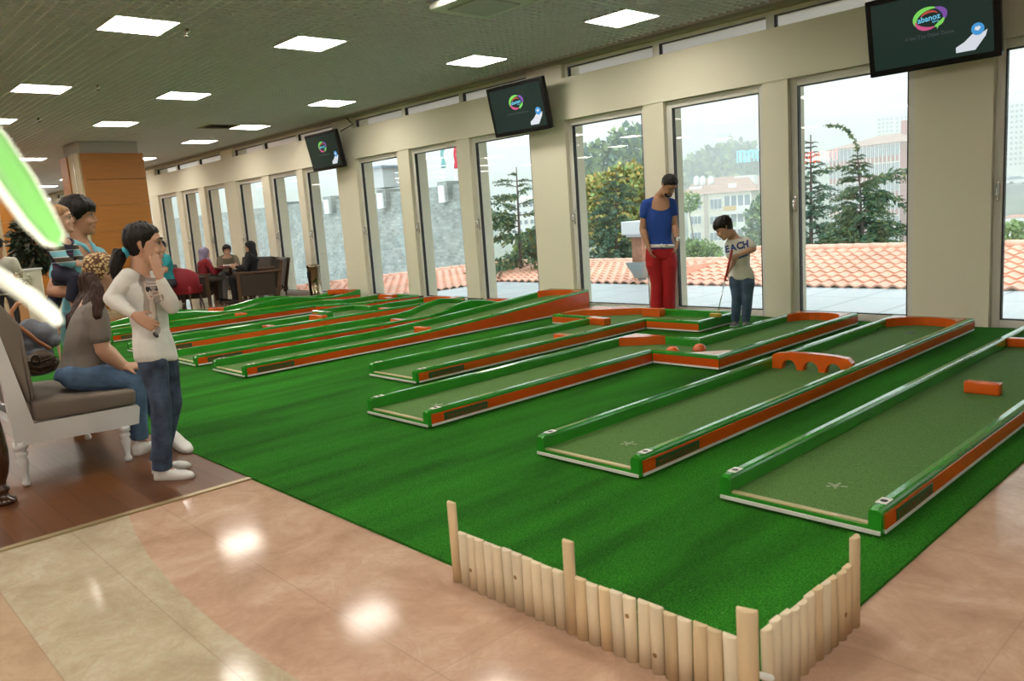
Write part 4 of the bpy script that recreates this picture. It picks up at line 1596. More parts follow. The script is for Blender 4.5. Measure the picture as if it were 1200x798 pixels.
# ================================================================ people
skin_m = mat('skin', (0.55, 0.31, 0.205), 0.5, spec=0.35)
skin_t = mat('tanned_skin', (0.45, 0.235, 0.14), 0.5, spec=0.35)
skin_p = mat('pale_skin', (0.60, 0.36, 0.25), 0.5, spec=0.35)
lip_m = mat('lips', (0.36, 0.11, 0.09), 0.45)
eye_w = mat('eye_white', (0.42, 0.40, 0.38), 0.4, spec=0.2)
eye_d = mat('dark_iris', (0.015, 0.01, 0.008), 0.15)
hair_m = mat('dark_brown_hair', (0.011, 0.007, 0.006), 0.5, spec=0.3, wood=(60, 60, 6), var=(0, 0.4), bump=(90, 0.3, 0.004))
hair_b = mat('brown_hair', (0.035, 0.013, 0.008), 0.55, spec=0.25, wood=(60, 60, 6), var=(0, 0.5), bump=(90, 0.3, 0.004))
hair_l = mat('light_baby_hair', (0.33, 0.17, 0.07), 0.5, wood=(60, 60, 6), var=(0, 0.3))


def ring(c, X, Y, a, b_, n=20, pw=2.2):
    """superellipse section centred on c with half axes a (along X) and b_ (along Y)"""
    out_ = []
    for i in range(n):
        t = 2 * math.pi * i / n
        ct, st = math.cos(t), math.sin(t)
        out_.append(c + X * (a * math.copysign(abs(ct) ** (2 / pw), ct)) + Y * (b_ * math.copysign(abs(st) ** (2 / pw), st)))
    return out_


HEADSEC = [(-.118, .020, .082, .045), (-.112, .036, .096, .012), (-.095, .046, .099, -.022), (-.070, .055, .096, -.050), (-.040, .063, .092, -.074),
           (-.010, .069, .089, -.090), (.020, .073, .090, -.099), (.050, .074, .091, -.100), (.078, .068, .080, -.092), (.100, .054, .060, -.074), (.114, .034, .034, -.046), (.120, .010, .006, -.016)]


def head_frame(c, fwd, upv=(0, 0, 1)):
    f = V(fwd).normalized()
    u_ = V(upv)
    u_ = (u_ - f * u_.dot(f)).normalized()
    r_ = f.cross(u_)
    M_ = Matrix((r_, f, u_)).transposed().to_4x4()
    M_.translation = V(c)
    return M_


def add_head(mb, H, s=1.0):
    rings = []
    for z, w_, f, b_ in HEADSEC:
        cc = V((0, (f + b_) / 2, z)) * s
        rings.append([H @ p for p in ring(cc, V((1, 0, 0)), V((0, 1, 0)), w_ * s, (f - b_) / 2 * s, 24, 2.15)])
    mb.loft(rings)
    # nose, brow, ears, cheeks, lips base
    mb.tube([H @ (V(p) * s) for p in ((0, .082, .030), (0, .100, .000), (0, .111, -.022), (0, .094, -.034))], [.008 * s, .010 * s, .013 * s, .009 * s], 10, round_ends=True)
    for sx in (-1, 1):
        mb.ell(H @ (V((sx * .010, .101, -.027)) * s), (.009 * s, .010 * s, .008 * s))
        mb.tube([H @ (V((sx * .012, .090, .036)) * s), H @ (V((sx * .036, .086, .040)) * s), H @ (V((sx * .056, .068, .033)) * s)], [.009 * s, .010 * s, .008 * s], 8, round_ends=True)
        mb.ell(H @ (V((sx * .034, .072, -.030)) * s), (.024 * s, .020 * s, .022 * s))
        mb.tube([H @ (V(p) * s) for p in ((sx * .068, .002, -.030), (sx * .076, -.006, -.014), (sx * .081, -.016, .012), (sx * .076, -.004, .026), (sx * .068, .004, .012))], [.008 * s, .010 * s, .012 * s, .010 * s, .007 * s], 8, round_ends=True)
    mb.ell(H @ (V((0, .090, -.056)) * s), (.024 * s, .012 * s, .012 * s))
    mb.ell(H @ (V((0, .086, -.096)) * s), (.020 * s, .016 * s, .014 * s))


def face_parts(root, H, s=1.0, brow=None, closed=False, lips=True):
    brow = brow or hair_m
    for sx in (-1, 1):
        e = MB().ell(H @ (V((sx * .031, .079, .014)) * s), (.0135 * s, .0118 * s, (.0062 if not closed else .004) * s), 12, 8)
        eo = wpart(e, 'eye', eye_w if not closed else brow, root)
        if not closed:
            wpart(MB().ell(H @ (V((sx * .031, .0885, .0135)) * s), (.0072 * s, .0045 * s, .0072 * s), 12, 8), 'iris', eye_d, eo)
            wpart(MB().tube([H @ (V((sx * .017, .0865, .019)) * s), H @ (V((sx * .031, .0915, .0225)) * s), H @ (V((sx * .046, .083, .017)) * s)], [.0022 * s, .0032 * s, .002 * s], 6), 'lashes', brow, eo)
        wpart(MB().tube([H @ (V((sx * .014, .0985, .038)) * s), H @ (V((sx * .034, .0965, .045)) * s), H @ (V((sx * .054, .076, .038)) * s)], [.0035 * s, .0048 * s, .002 * s], 6), 'eyebrow', brow, root)
    if lips:
        wpart(MB().tube([H @ (V((-.024, .090, -.057)) * s), H @ (V((-.008, .1005, -.053)) * s), H @ (V((.008, .1005, -.053)) * s), H @ (V((.024, .090, -.057)) * s)], [.002 * s, .0045 * s, .0045 * s, .002 * s], 6).tube(
            [H @ (V((-.022, .090, -.059)) * s), H @ (V((0, .1005, -.063)) * s), H @ (V((.022, .090, -.059)) * s)], [.002 * s, .0055 * s, .002 * s], 6), 'lips', lip_m, root)


def hair_cap(mb, H, s=1.0, front=.072, low=-.05, thick=.012, fringe=0.0, side=-.005, n=28):
    """shell of hair over the skull: lower edge runs from the hairline at the forehead round the ears to the nape"""
    rings = []
    K = 9
    for k_ in range(K + 1):
        rg = []
        for i in range(n):
            t = 2 * math.pi * i / n          # 0 = right ear, 90deg = front
            fr = math.sin(t)
            # lower edge height
            if fr > 0:
                ed = side + (front - side) * max(0, fr) ** 0.45 - fringe * max(0, fr) ** 3
            else:
                ed = side + (low - side) * (-fr) ** 0.7
            z = ed + (.124 - ed) * (math.sin(k_ / K * math.pi / 2))
            # skull radius at z
            zz = min(.1199, max(-.117, z))
            for (z0, w0, f0, b0_), (z1, w1, f1, b1) in zip(HEADSEC[:-1], HEADSEC[1:]):
                if z0 <= zz <= z1:
                    q = (zz - z0) / (z1 - z0)
                    w_, f, b_ = w0 + (w1 - w0) * q, f0 + (f1 - f0) * q, b0_ + (b1 - b0_) * q
                    break
            th = thick * (0.5 + 0.5 * min(1, k_ / 2))
            a_ = w_ + th
            bb = (f - b_) / 2 + th
            cc = (f + b_) / 2
            p = V((a_ * math.copysign(abs(math.cos(t)) ** .93, math.cos(t)), cc + bb * math.copysign(abs(fr) ** .93, fr), z + th * (k_ / K)))
            rg.append(H @ (p * s))
        rings.append(rg)
    mb.loft(rings)
    return mb


def hand(mb, w_, d, nrm, s=1.0, curl=0.4, thumb=1, spread=1.0):
    """palm and five fingers: w_ wrist point, d hand direction, nrm palm normal (fingers curl towards it); thumb = side sign"""
    d = V(d).normalized()
    nrm = V(nrm)
    nrm = (nrm - d * nrm.dot(d)).normalized()
    x = d.cross(nrm).normalized() * thumb       # thumb side
    L = .095 * s
    rings = []
    for t, hw, hd in ((-.10, .024, .019), (.15, .031, .018), (.55, .040, .016), (.95, .041, .013), (1.05, .036, .008)):
        rings.append(ring(w_ + d * L * t, x, nrm, hw * s, hd * s, 14, 2.6))
    mb.loft(rings)
    for k_, (off, ln) in enumerate(((.031, .070), (.0105, .080), (-.0105, .074), (-.031, .058))):
        p = w_ + d * L * .95 + x * off * s
        dir_ = (d + x * off * 1.6 * spread).normalized()
        pts = [p - dir_ * .012 * s, p]
        a_ = 0.0
        for j, q in enumerate((.42, .32, .26)):
            a_ += curl * (0.7 if j == 0 else 1.0)
            dd = dir_ * math.cos(a_) + nrm * math.sin(a_)
            p = p + dd * ln * q * s
            pts.append(p)
        mb.tube(pts, [.0088 * s, .0092 * s, .0084 * s, .0078 * s, .0066 * s], 8, round_ends=True)
    p = w_ + d * L * .28 + x * .030 * s
    t1 = (d * .62 + x * .72 + nrm * .25).normalized()
    t2 = (d * .85 + x * .30 + nrm * (.25 + curl * .4)).normalized()
    mb.tube([p - x * .012 * s, p, p + t1 * .036 * s, p + t1 * .036 * s + t2 * .034 * s], [.014 * s, .013 * s, .0105 * s, .008 * s], 8, round_ends=True)


def limb(mb, a, b_, r0, r1, rm=None, n=14):
    a, b_ = V(a), V(b_)
    rm = rm or (r0 + r1) / 2 * 1.04
    mb.tube([a, a.lerp(b_, .3), a.lerp(b_, .65), b_], [r0, (r0 * .6 + rm * .5), (rm * .6 + r1 * .42), r1], n, round_ends=True)


def torso(mb, hip, chest, neck, X0, X1, fwd0, fwd1, s, k=1.0, belly=0.0, scoop=0.0, low=-.10, hw=1.0, sh=1.0):
    """sections from the seat to the neck base; X0/X1 hip and shoulder axes"""
    secs = [(-.06, .150, .105), (0.0, .162, .112), (.18, .148, .105), (.34, .138, .098), (.52, .150, .104), (.72, .168, .108), (.86, .172, .098), (.95, .140, .078), (1.0, .085, .060)]
    rings = []
    for t, a, b_ in secs:
        if t < low:
            continue
        c = hip.lerp(chest, min(1, t / .72)) if t <= .72 else chest.lerp(neck, (t - .72) / .28)
        if t < 0:
            c = hip + (hip - chest) * .06 * 1.2
        X = X0.lerp(X1, max(0, min(1, t))).normalized()
        F = fwd0.lerp(fwd1, max(0, min(1, t))).normalized()
        bel = belly * math.exp(-((t - .25) / .22) ** 2)
        kk = k * (hw if t < .3 else 1.0) * (sh if t > .6 else 1.0)
        rr_ = ring(c + F * bel * .5, X, F, a * s * kk, (b_ * k + bel * .5 / max(s, .01)) * s, 22, 2.3)
        if scoop and t > .8:
            rr_ = [p - V((0, 0, scoop * s * max(0, (p - c).dot(F) / (b_ * s) + .25) * (1 - .85 * min(1, ((p - c).dot(X) / (a * s)) ** 2)) * min(1, (t - .8) / .15))) for p in rr_]
        rings.append(rr_)
    mb.loft(rings)


def rough(me, amp=.004, freq=(55, 55, 12), seed=0):
    """strand-like ridges on a hair mesh"""
    from mathutils import noise
    me.update()
    nn = [v.normal.copy() for v in me.vertices]
    for v, n_ in zip(me.vertices, nn):
        p = V((v.co.x * freq[0] + seed, v.co.y * freq[1], v.co.z * freq[2]))
        v.co += n_ * amp * noise.noise(p) * 1.6
    return me


def shoe(root, heel, toe, s, mt, name='shoe', sole=None, h=.075):
    """shoe from heel to toe on the ground"""
    heel, toe = V(heel), V(toe)
    d = (toe - heel)
    L = d.length
    d.normalize()
    x = V((-d.y, d.x, 0)).normalized()
    z = V((0, 0, 1))
    mb = MB()
    rings = []
    for t, w_, hh in ((-.02, .018, .045), (.03, .034, .078), (.18, .041, h * 1.12), (.36, .041, h * 1.05), (.55, .045, h * .74), (.75, .047, .050), (.92, .038, .036), (1.0, .016, .020)):
        c = heel + d * L * t + z * hh * s * .5
        rings.append(ring(c, x, z, w_ * s, hh * s * .5, 16, 2.8))
    mb.loft(rings)
    o = wpart(mb, name, mt, root)
    if sole:
        so = MB()
        poly = []
        for t, w_ in ((-.03, .016), (.03, .031), (.2, .038), (.36, .038), (.55, .045), (.75, .048), (.92, .038), (1.02, .014)):
            poly.append((t, w_))
        pts = [heel + d * L * t + x * w_ * s for t, w_ in poly] + [heel + d * L * t - x * w_ * s for t, w_ in poly[::-1]]
        so.loft([[p + z * .001 for p in pts], [p + z * .014 * s for p in pts]], smooth=False)
        wpart(so, 'sole', sole, o)
    return o


def person(label, base, J, s, skin, shirt=None, sleeve=0.45, trousers=None, shoes=None, hair=None, group=None, face=True, vox=.009,
           legk=1.0, armk=1.0, torsk=1.0, belly=0.0, hem=-.10, handsL=None, handsR=None, closed=False, name='person', hw=1.0, sh=1.0, slk=1.25, capkw=None, sole=None, headk=1.0, flare=1.0, neckline=0.0, scoop=.035):
    """J: joints in world space. keys: head, hfwd, hup, neck, chest, hip, fwd (chest facing), hfw (hip facing),
    sL,eL,wL,sR,eR,wR, pL,kL,aL,tL, pR,kR,aR,tR (hip joints, knees, ankles, toes)"""
    root = thing(name, label, 'person', tuple(base), group)
    J = {k_: V(v_) for k_, v_ in J.items()}
    fwd1 = J['fwd'].normalized()
    fwd0 = J.get('hfw', J['fwd']).normalized()
    X1 = (J['sR'] - J['sL']).normalized()
    X0 = (J['pR'] - J['pL']).normalized() if 'pR' in J else X1
    H = head_frame(J['head'], J['hfwd'], J.get('hup', (0, 0, 1)))
    hs = headk
    # ---- body: one continuous surface
    b_ = MB()
    add_head(b_, H, hs)
    nk0 = H @ (V((0, -.018, -.075)) * hs)
    b_.tube([H @ (V((0, -.01, -.03)) * hs), nk0, J['neck'].lerp(nk0, .35), J['neck'], J['neck'].lerp(J['chest'], .3)], [.050 * hs, .052 * hs, .052 * hs, .062 * s, .08 * s], 14, round_ends=True)
    torso(b_, J['hip'], J['chest'], J['neck'], X0, X1, fwd0, fwd1, s, .94 * torsk, belly, hw=hw, sh=sh)
    for q in 'LR':
        limb(b_, J['s' + q], J['e' + q], .052 * s * armk, .040 * s * armk, .046 * s * armk)
        limb(b_, J['e' + q], J['w' + q], .041 * s * armk, .026 * s * armk, .038 * s * armk)
        b_.tube([J['chest'].lerp(J['neck'], .55), J['s' + q]], [.06 * s, .056 * s * armk], 12, round_ends=True)
        hd_ = handsL if q == 'L' else handsR
        if hd_ is None:
            hd_ = dict(d=J['w' + q] - J['e' + q], n=fwd1.cross(V((0, 0, 1))) * (1 if q == 'L' else -1), curl=.3)
        hand(b_, J['w' + q], hd_['d'], hd_['n'], s * hd_.get('k', 1.0), hd_.get('curl', .35), hd_.get('thumb', 1), hd_.get('spread', 1.0))
        if 'p' + q in J:
            limb(b_, J['p' + q], J['k' + q], .078 * s * legk, .050 * s * legk, .068 * s * legk)
            limb(b_, J['k' + q], J['a' + q], .052 * s * legk, .036 * s * legk, .050 * s * legk)
            dt = (J['t' + q] - J['a' + q])
            dt.z = 0
            b_.tube([J['a' + q], V((J['a' + q].x, J['a' + q].y, J['a' + q].z * .5)) + dt * .3, J['t' + q] - dt * .42 + V((0, 0, .006 * s))], [.034 * s, .026 * s, .014 * s], 10, round_ends=True)
    wpart(blob(b_, vox, 3, 'body'), 'body', skin, root)
    if face:
        face_parts(root, H, hs, closed=closed)
    # ---- clothes
    if shirt:
        c_ = MB()
        torso(c_, J['hip'] if hem >= -.05 else J['hip'] + (J['hip'] - J['chest']) * (-hem - .05), J['chest'], J['neck'].lerp(J['chest'], .03 + neckline), X0, X1, fwd0, fwd1, s, 1.02 * torsk, belly, scoop, hw=hw * (1.2 if hem < -.1 else 1.0), sh=sh)
        for q in 'LR':
            a, e, w_ = J['s' + q], J['e' + q], J['w' + q]
            k_ = slk
            if sleeve <= 1.0:
                limb(c_, a, a.lerp(e, sleeve), .056 * s * armk * 1.08, .050 * s * armk * k_, n=14)
            else:
                limb(c_, a, e, .056 * s * armk * 1.06, .044 * s * armk * k_)
                limb(c_, e, e.lerp(w_, min(1, sleeve - 1)), .045 * s * armk * k_, .030 * s * armk * k_, .041 * s * armk * k_)
            c_.tube([J['chest'].lerp(J['neck'], .5), a], [.065 * s, .062 * s * armk], 12, round_ends=True)
            ns = J['neck'].lerp(J['chest'], .16 + neckline) + X1 * (.056 if q == 'R' else -.056) * s
            c_.tube([ns, ns.lerp(a, .5) - V((0, 0, .004)), a + V((0, 0, .004))], [.050 * s, .056 * s, .058 * s * armk], 12, round_ends=True)
        wpart(blob(c_, vox, 5, 'shirt'), 'shirt', shirt, root)
    if trousers:
        c_ = MB()
        rings = []
        for t, a, bb in ((-.09, .150, .108), (0.0, .166, .116), (.10, .160, .113)) + (() if hem < -.1 else ((.2, .152, .108),)):
            c = J['hip'] + (J['chest'] - J['hip']) * t
            wk = .93 if hem < -.1 and t > -.05 else 1.03
            rings.append(ring(c, X0, fwd0, a * s * wk * torsk * hw, bb * s * wk * torsk, 20, 2.3))
        c_.loft(rings)
        for q in 'LR':
            limb(c_, J['p' + q], J['k' + q], .090 * s * legk, .066 * s * legk, .080 * s * legk)
            lowp = J['a' + q] + (J['a' + q] - J['k' + q]).normalized() * .025 * s
            c_.tube([J['k' + q], J['k' + q].lerp(lowp, .35), J['k' + q].lerp(lowp, .8), lowp], [.066 * s * legk, .066 * s * legk, .058 * s * legk * flare, .058 * s * legk * flare], 14, round_ends=False)
            c_.ell(J['k' + q], (.066 * s * legk,) * 3)
        wpart(blob(c_, vox, 5, 'trousers'), 'trousers', trousers, root)
    if shoes:
        for q in 'LR':
            if 'a' + q not in J:
                continue
            a, t = J['a' + q], J['t' + q]
            d = V((t.x - a.x, t.y - a.y, 0)).normalized()
            g = t.z - .02 * s if t.z > .1 else (TZ + .001 if a.y > 1.9 and a.x > -13.6 else .007 if a.x > -13.6 else .0)
            hl = V((a.x, a.y, g)) - d * .055 * s
            shoe(root, hl, V((t.x, t.y, g)), s, shoes, sole=sole)
    if hair:
        h_ = MB()
        hair_cap(h_, H, hs, **(capkw or {}))
        wpart(rough(blob(h_, .006, 2, 'hair'), .0045 if hair is not hair_l else .002), 'hair', hair, root)
    return root, H
# ---------------------------------------------------------------- decals that follow a surface
from mathutils.bvhtree import BVHTree


def tree_of(o):
    M_ = o.matrix_world
    q = o
    while q.parent is not None:
        q = q.parent
    M_ = q.matrix_basis
    me = o.data
    return BVHTree.FromPolygons([M_ @ v.co for v in me.vertices], [p.vertices[:] for p in me.polygons])


BACK = .5


def drop(tr, p, dirn, lift=.0025):
    h, n_, _, _ = tr.ray_cast(p - dirn * BACK, dirn)
    if h is None:
        return None
    return h - dirn * lift


def decal_ellipse(mb, tr, o, X, Y, dirn, cx, cy, rx, ry, rot=0.0, lift=.0025, mi=0, n=20, rings=5):
    pts = []
    cr_, sr_ = math.cos(rot), math.sin(rot)
    for k_ in range(1, rings + 1):
        for i in range(n):
            t = 2 * math.pi * i / n
            a, b_ = rx * k_ / rings * math.cos(t), ry * k_ / rings * math.sin(t)
            p = o + X * (cx + a * cr_ - b_ * sr_) + Y * (cy + a * sr_ + b_ * cr_)
            pts.append(drop(tr, p, dirn, lift))
    c = drop(tr, o + X * cx + Y * cy, dirn, lift)
    if c is None or any(p is None for p in pts):
        good = [p for p in pts if p is not None]
        if c is None or len(good) < len(pts) * .5:
            return
        pts = [p if p is not None else c for p in pts]
    fs = [(0, 1 + i, 1 + (i + 1) % n) for i in range(n)]
    for k_ in range(rings - 1):
        for i in range(n):
            j = (i + 1) % n
            a = 1 + k_ * n
            fs.append((a + i, a + n + i, a + n + j, a + j))
    mb.add([c] + pts, fs, mi, True)


# ================================================================ girl in the white top
G_ = View(-4.70, 1.52)
gp = G_.p
fwd = G_.r * .80 - G_.u * .60
gj = dict(head=gp(168, 287.5), hfwd=G_.r * .97 - G_.u * .12 + V((0, 0, -.10)), neck=gp(164, 325), chest=gp(170, 347), hip=gp(181, 406), fwd=fwd, hfw=G_.r * .9 - G_.u * .43,
          sR=gp(150, 324, -.10), eR=gp(131, 350, -.10), wR=gp(157, 369, -.19), sL=gp(181, 326, .09), eL=gp(201, 359, -.10), wL=gp(187, 325, -.16),
          pR=gp(176, 409, -.06), kR=gp(189, 475, -.08), aR=gp(190, 546, -.08), tR=onz(227, 556, .022), pL=gp(189, 409, .06), kL=gp(202, 472, .07), aL=gp(187, 536, .08), tL=onz(223, 543, .022))
white_top = mat('white_jersey', (0.70, 0.68, 0.64), 0.8, var=(14, 0.03), bump=(22, 0.35, 0.02))
denim_d = mat('washed_dark_denim', (0.065, 0.10, 0.17), 0.8, var=(11, 0.55, 6), bump=(20, 0.5, 0.02), col2=(0.012, 0.020, 0.040))
denim_b = mat('blue_denim', (0.085, 0.15, 0.26), 0.8, var=(8, 0.3, 4), bump=(18, 0.4, 0.02))
shoe_w = mat('white_canvas', (0.72, 0.70, 0.66), 0.6)
sole_w = mat('pale_rubber', (0.50, 0.47, 0.42), 0.6)
grl, HG = person('girl in a white printed top and dark jeans, one hand at her mouth', G_.b, gj, .84, skin_m, shirt=white_top, sleeve=1.86, trousers=denim_d, shoes=shoe_w, sole=sole_w, hair=hair_m, vox=.0065,
       handsR=dict(d=gp(178, 381, -.20) - gp(157, 369, -.19), n=G_.u, curl=.22, thumb=1), handsL=dict(d=gp(179, 293, -.13) - gp(187, 325, -.16), n=G_.u * .8 - G_.r * .6, curl=.12, thumb=-1), hem=-.27, scoop=.012, torsk=1.0, legk=1.02, headk=.98, slk=1.30, armk=.92,
       capkw=dict(front=.080, low=-.075, thick=.013, side=-.02), flare=1.12)
shirt = [c for c in grl.children if c.name.startswith('shirt')][0]
# bunched ponytail with a cyan band
pt = MB()
q0 = gp(144, 297, 0.01)
for i in range(7):
    a = R(i * 51)
    of = V((0, 0, 1)) * math.sin(a) * .022 + G_.u * math.cos(a) * .022
    pt.tube([q0 + of * .5 + G_.r * .01, gp(138, 302, 0.01) + of * 1.5, gp(134, 316, 0.02) + of * 1.4, gp(139, 337, 0.02) + of * .6], [.018, .026, .024, .007], 8, round_ends=True)
wpart(rough(blob(pt, .006, 1, 'ponytail')), 'ponytail', hair_m, grl)
bd = MB()
bd.tube([gp(146.5, 295.5, .01), gp(143, 299, .01)], [.030, .030], 14, round_ends=True)
wpart(bd, 'hair_band', mat('cyan_band', (0.06, 0.45, 0.60), 0.6), grl, 'cyan hair band')
# printed portrait of a woman with sunglasses on the shirt front
tr_ = tree_of(shirt)
Xd = (fwd.cross(V((0, 0, 1)))).normalized() * -1
Xd = V((0, 0, 1)).cross(fwd * -1).normalized()
if Xd.dot(G_.r) < 0:
    Xd = -Xd
Xd = (G_.r * .72 - G_.u * .25).normalized()
dirn = (G_.u * .85 - G_.r * .52).normalized()
Yd = V((0.0, 0.0, 1.0))
o_ = gp(176, 347, -.12)
pr_ = [mat('print_taupe', (0.40, 0.33, 0.27), 0.8), mat('print_pale', (0.72, 0.60, 0.54), 0.8), mat('print_black', (0.03, 0.028, 0.03), 0.7), mat('print_grey', (0.36, 0.33, 0.32), 0.8), mat('print_pink', (0.58, 0.30, 0.28), 0.8)]
pm = MB()
BACK = .03
for e in [(-.012, .000, .050, .095, .1, .0018, 3), (-.030, -.055, .022, .085, .15, .0022, 0), (.022, -.05, .016, .07, -.1, .0022, 0), (-.005, .060, .036, .036, 0, .0024, 0), (0.0, .022, .031, .046, .12, .0030, 1),
          (-.013, .030, .0145, .012, .1, .0038, 2), (.016, .031, .0145, .012, -.05, .0038, 2), (.002, .033, .012, .004, 0, .0038, 2), (.003, -.002, .010, .004, 0, .0038, 4), (.004, -.055, .020, .045, .1, .0032, 1),
          (-.012, -.12, .022, .045, .3, .0028, 1), (.018, -.155, .03, .014, .4, .0034, 3), (-.004, -.17, .02, .012, -.4, .0034, 2), (.03, -.115, .010, .03, .1, .0030, 3)]:
    decal_ellipse(pm, tr_, o_ + Xd * .006, Xd, Yd, dirn, *[q * 1.28 for q in e[:4]], e[4], lift=e[5] * 2.2, mi=e[6], n=28, rings=8)
BACK = .5
if pm.v:
    wpart(pm, 'shirt_print', pr_, grl, 'printed portrait of a woman in sunglasses')

# ================================================================ seated woman
W_ = View(-5.52, 1.26)
wp = W_.p
fw_ = W_.r * .97 - W_.u * .22
wj = dict(head=wp(120, 322), hfwd=W_.r * .93 + W_.u * .30 + V((0, 0, -.12)), neck=wp(109, 353), chest=wp(101, 388), hip=wp(89, 438), fwd=fw_, hfw=W_.r,
          sR=wp(112, 364, -.17), eR=wp(120, 411, -.19), wR=wp(143, 430, -.13), sL=wp(108, 360, .17), eL=wp(122, 408, .18), wL=wp(146, 428, .05),
          pR=wp(88, 441, -.10), kR=wp(157, 445, -.11), aR=wp(163, 510, -.10), tR=onz(182, 520, .022), pL=wp(89, 438, .10), kL=wp(166, 441, .08), aL=wp(201, 516, .08), tL=onz(222, 528, .022))
grey_t = mat('taupe_grey_jersey', (0.20, 0.17, 0.145), 0.85, bump=(16, 0.35, 0.02))
wom, HW = person('seated woman in a grey T-shirt, blue jeans and patterned brown headscarf', W_.b, wj, .95, skin_m, shirt=grey_t, sleeve=.62, trousers=denim_b, shoes=shoe_w, sole=sole_w, vox=.008, torsk=1.12, armk=1.12, legk=1.05, belly=.07,
       handsR=dict(d=W_.r + V((0, 0, -.1)), n=V((0, 0, -1)) + W_.u * .3, curl=.35, thumb=-1), handsL=dict(d=W_.r - W_.u * .3, n=V((0, 0, -1)), curl=.35), hem=-.05)
hm_ = MB()
top_ = HW @ V((0, -.07, .0))
for i in range(13):
    t = (i - 6) / 6
    k_ = i / 12
    st_ = HW @ V((t * .066, -.085, .0 - .02 * abs(t)))
    dd = -.165 * t
    hm_.tube([st_, wp(101 + 13 * k_, 344 - 5 * k_, dd * .9), wp(92 + 22 * k_, 359 - 3 * k_, dd - .04 * k_), wp(82 + 32 * k_, 374 - 3 * k_, dd - .07 * k_), wp(78 + 36 * k_, 386 - 6 * k_, dd - .06 * k_)], [.036, .040, .036, .026, .007], 9, round_ends=True)
wpart(rough(blob(hm_, .008, 3, 'hair'), .007, (50, 50, 10)), 'long_hair', hair_b, wom, 'long dark brown hair')


def scarf_mat():
    mt = bpy.data.materials.new('patterned_headscarf')
    mt.use_nodes = True
    nt = mt.node_tree
    b = nt.nodes['Principled BSDF']
    tc = nt.nodes.new('ShaderNodeTexCoord')
    v = nt.nodes.new('ShaderNodeTexVoronoi')
    v.inputs['Scale'].default_value = 62
    nt.links.new(tc.outputs['Object'], v.inputs['Vector'])
    r = nt.nodes.new('ShaderNodeValToRGB')
    r.color_ramp.interpolation = 'EASE'
    r.color_ramp.elements[0].position = 0.36
    r.color_ramp.elements[0].color = (0.60, 0.43, 0.20, 1)
    r.color_ramp.elements[1].position = 0.60
    r.color_ramp.elements[1].color = (0.10, 0.035, 0.010, 1)
    nt.links.new(v.outputs['Distance'], r.inputs['Fac'])
    nt.links.new(r.outputs['Color'], b.inputs['Base Color'])
    b.inputs['Roughness'].default_value = 0.7
    return mt


sc_ = MB()
hair_cap(sc_, HW, 1.0, front=.058, low=-.06, thick=.020, side=-.01)
wpart(blob(sc_, .007, 3, 'scarf'), 'headscarf', scarf_mat(), wom, 'brown headscarf with a cream pattern')

# ================================================================ man with the baby
M_ = View(-6.35, 1.66)
mp_ = M_.p
fwm = M_.r * .78 - M_.u * .62
mj = dict(head=mp_(92, 254), hfwd=M_.r * .95 - M_.u * .22 + V((0, 0, -.12)), neck=mp_(95, 287), chest=mp_(95, 318), hip=mp_(92, 376), fwd=fwm,
          sR=mp_(78, 299, -.13), eR=mp_(62, 341, -.20), wR=mp_(96, 343, -.36), sL=mp_(114, 299, .12), eL=mp_(122, 342, .10), wL=mp_(112, 352, -.12),
          pR=mp_(87, 378, -.08), kR=mp_(90, 428, -.08), aR=mp_(92, 482, -.08), tR=mp_(110, 489, -.08), pL=mp_(100, 378, .08), kL=mp_(103, 426, .08), aL=mp_(103, 478, .08), tL=mp_(120, 484, .08))
for q in 'LR':
    mj['a' + q] = V((mj['a' + q].x, mj['a' + q].y, .085))
    mj['t' + q] = V((mj['t' + q].x, mj['t' + q].y, .022))
cyan_p = mat('cyan_polo', (0.17, 0.46, 0.55), 0.8, bump=(16, 0.3, 0.02))
teal_j = mat('teal_trousers', (0.12, 0.30, 0.33), 0.8)
man, HM = person('dark-haired man in a cyan polo shirt carrying a baby on his arm', M_.b, mj, 1.0, skin_t, shirt=cyan_p, sleeve=.55, trousers=teal_j, shoes=mat('brown_leather', (0.09, 0.05, 0.03), 0.5), hair=hair_m, vox=.008, headk=1.06,
       handsR=dict(d=M_.r, n=V((0, 0, 1)), curl=.35), capkw=dict(front=.060, low=-.07, thick=.026, side=-.03, fringe=.010), armk=1.05)
# open collar
cm = MB()
nk = mj['neck']
fx = fwm.cross(V((0, 0, 1))).normalized()
for sgn in (-1, 1):
    pts = [nk - fwm * .055 + fx * .015 * sgn + V((0, 0, .028)), nk + fx * .068 * sgn + V((0, 0, .026)), nk + fwm * .060 + fx * .045 * sgn - V((0, 0, .012)), nk + fwm * .085 + fx * .030 * sgn - V((0, 0, .055))]
    cm.tube(pts, [.016, .018, .019, .007], 8, round_ends=True)
wpart(cm, 'collar', cyan_p, man)
# baby
bj = dict(head=mp_(70, 257, -.26), hfwd=M_.r * .97 - M_.u * .15 + V((0, 0, -.05)), neck=mp_(71, 279, -.26), chest=mp_(71, 294, -.26), hip=mp_(76, 321, -.27), fwd=M_.r * .9 - M_.u * .35,
          sR=mp_(64, 286, -.34), eR=mp_(72, 304, -.39), wR=mp_(86, 310, -.38), sL=mp_(80, 285, -.18), eL=mp_(88, 300, -.16), wL=mp_(97, 308, -.20),
          pR=mp_(72, 322, -.32), kR=mp_(90, 327, -.40), aR=mp_(84, 350, -.40), tR=mp_(92, 354, -.42), pL=mp_(76, 322, -.22), kL=mp_(66, 344, -.17), aL=mp_(60, 366, -.17), tL=mp_(69, 371, -.17))


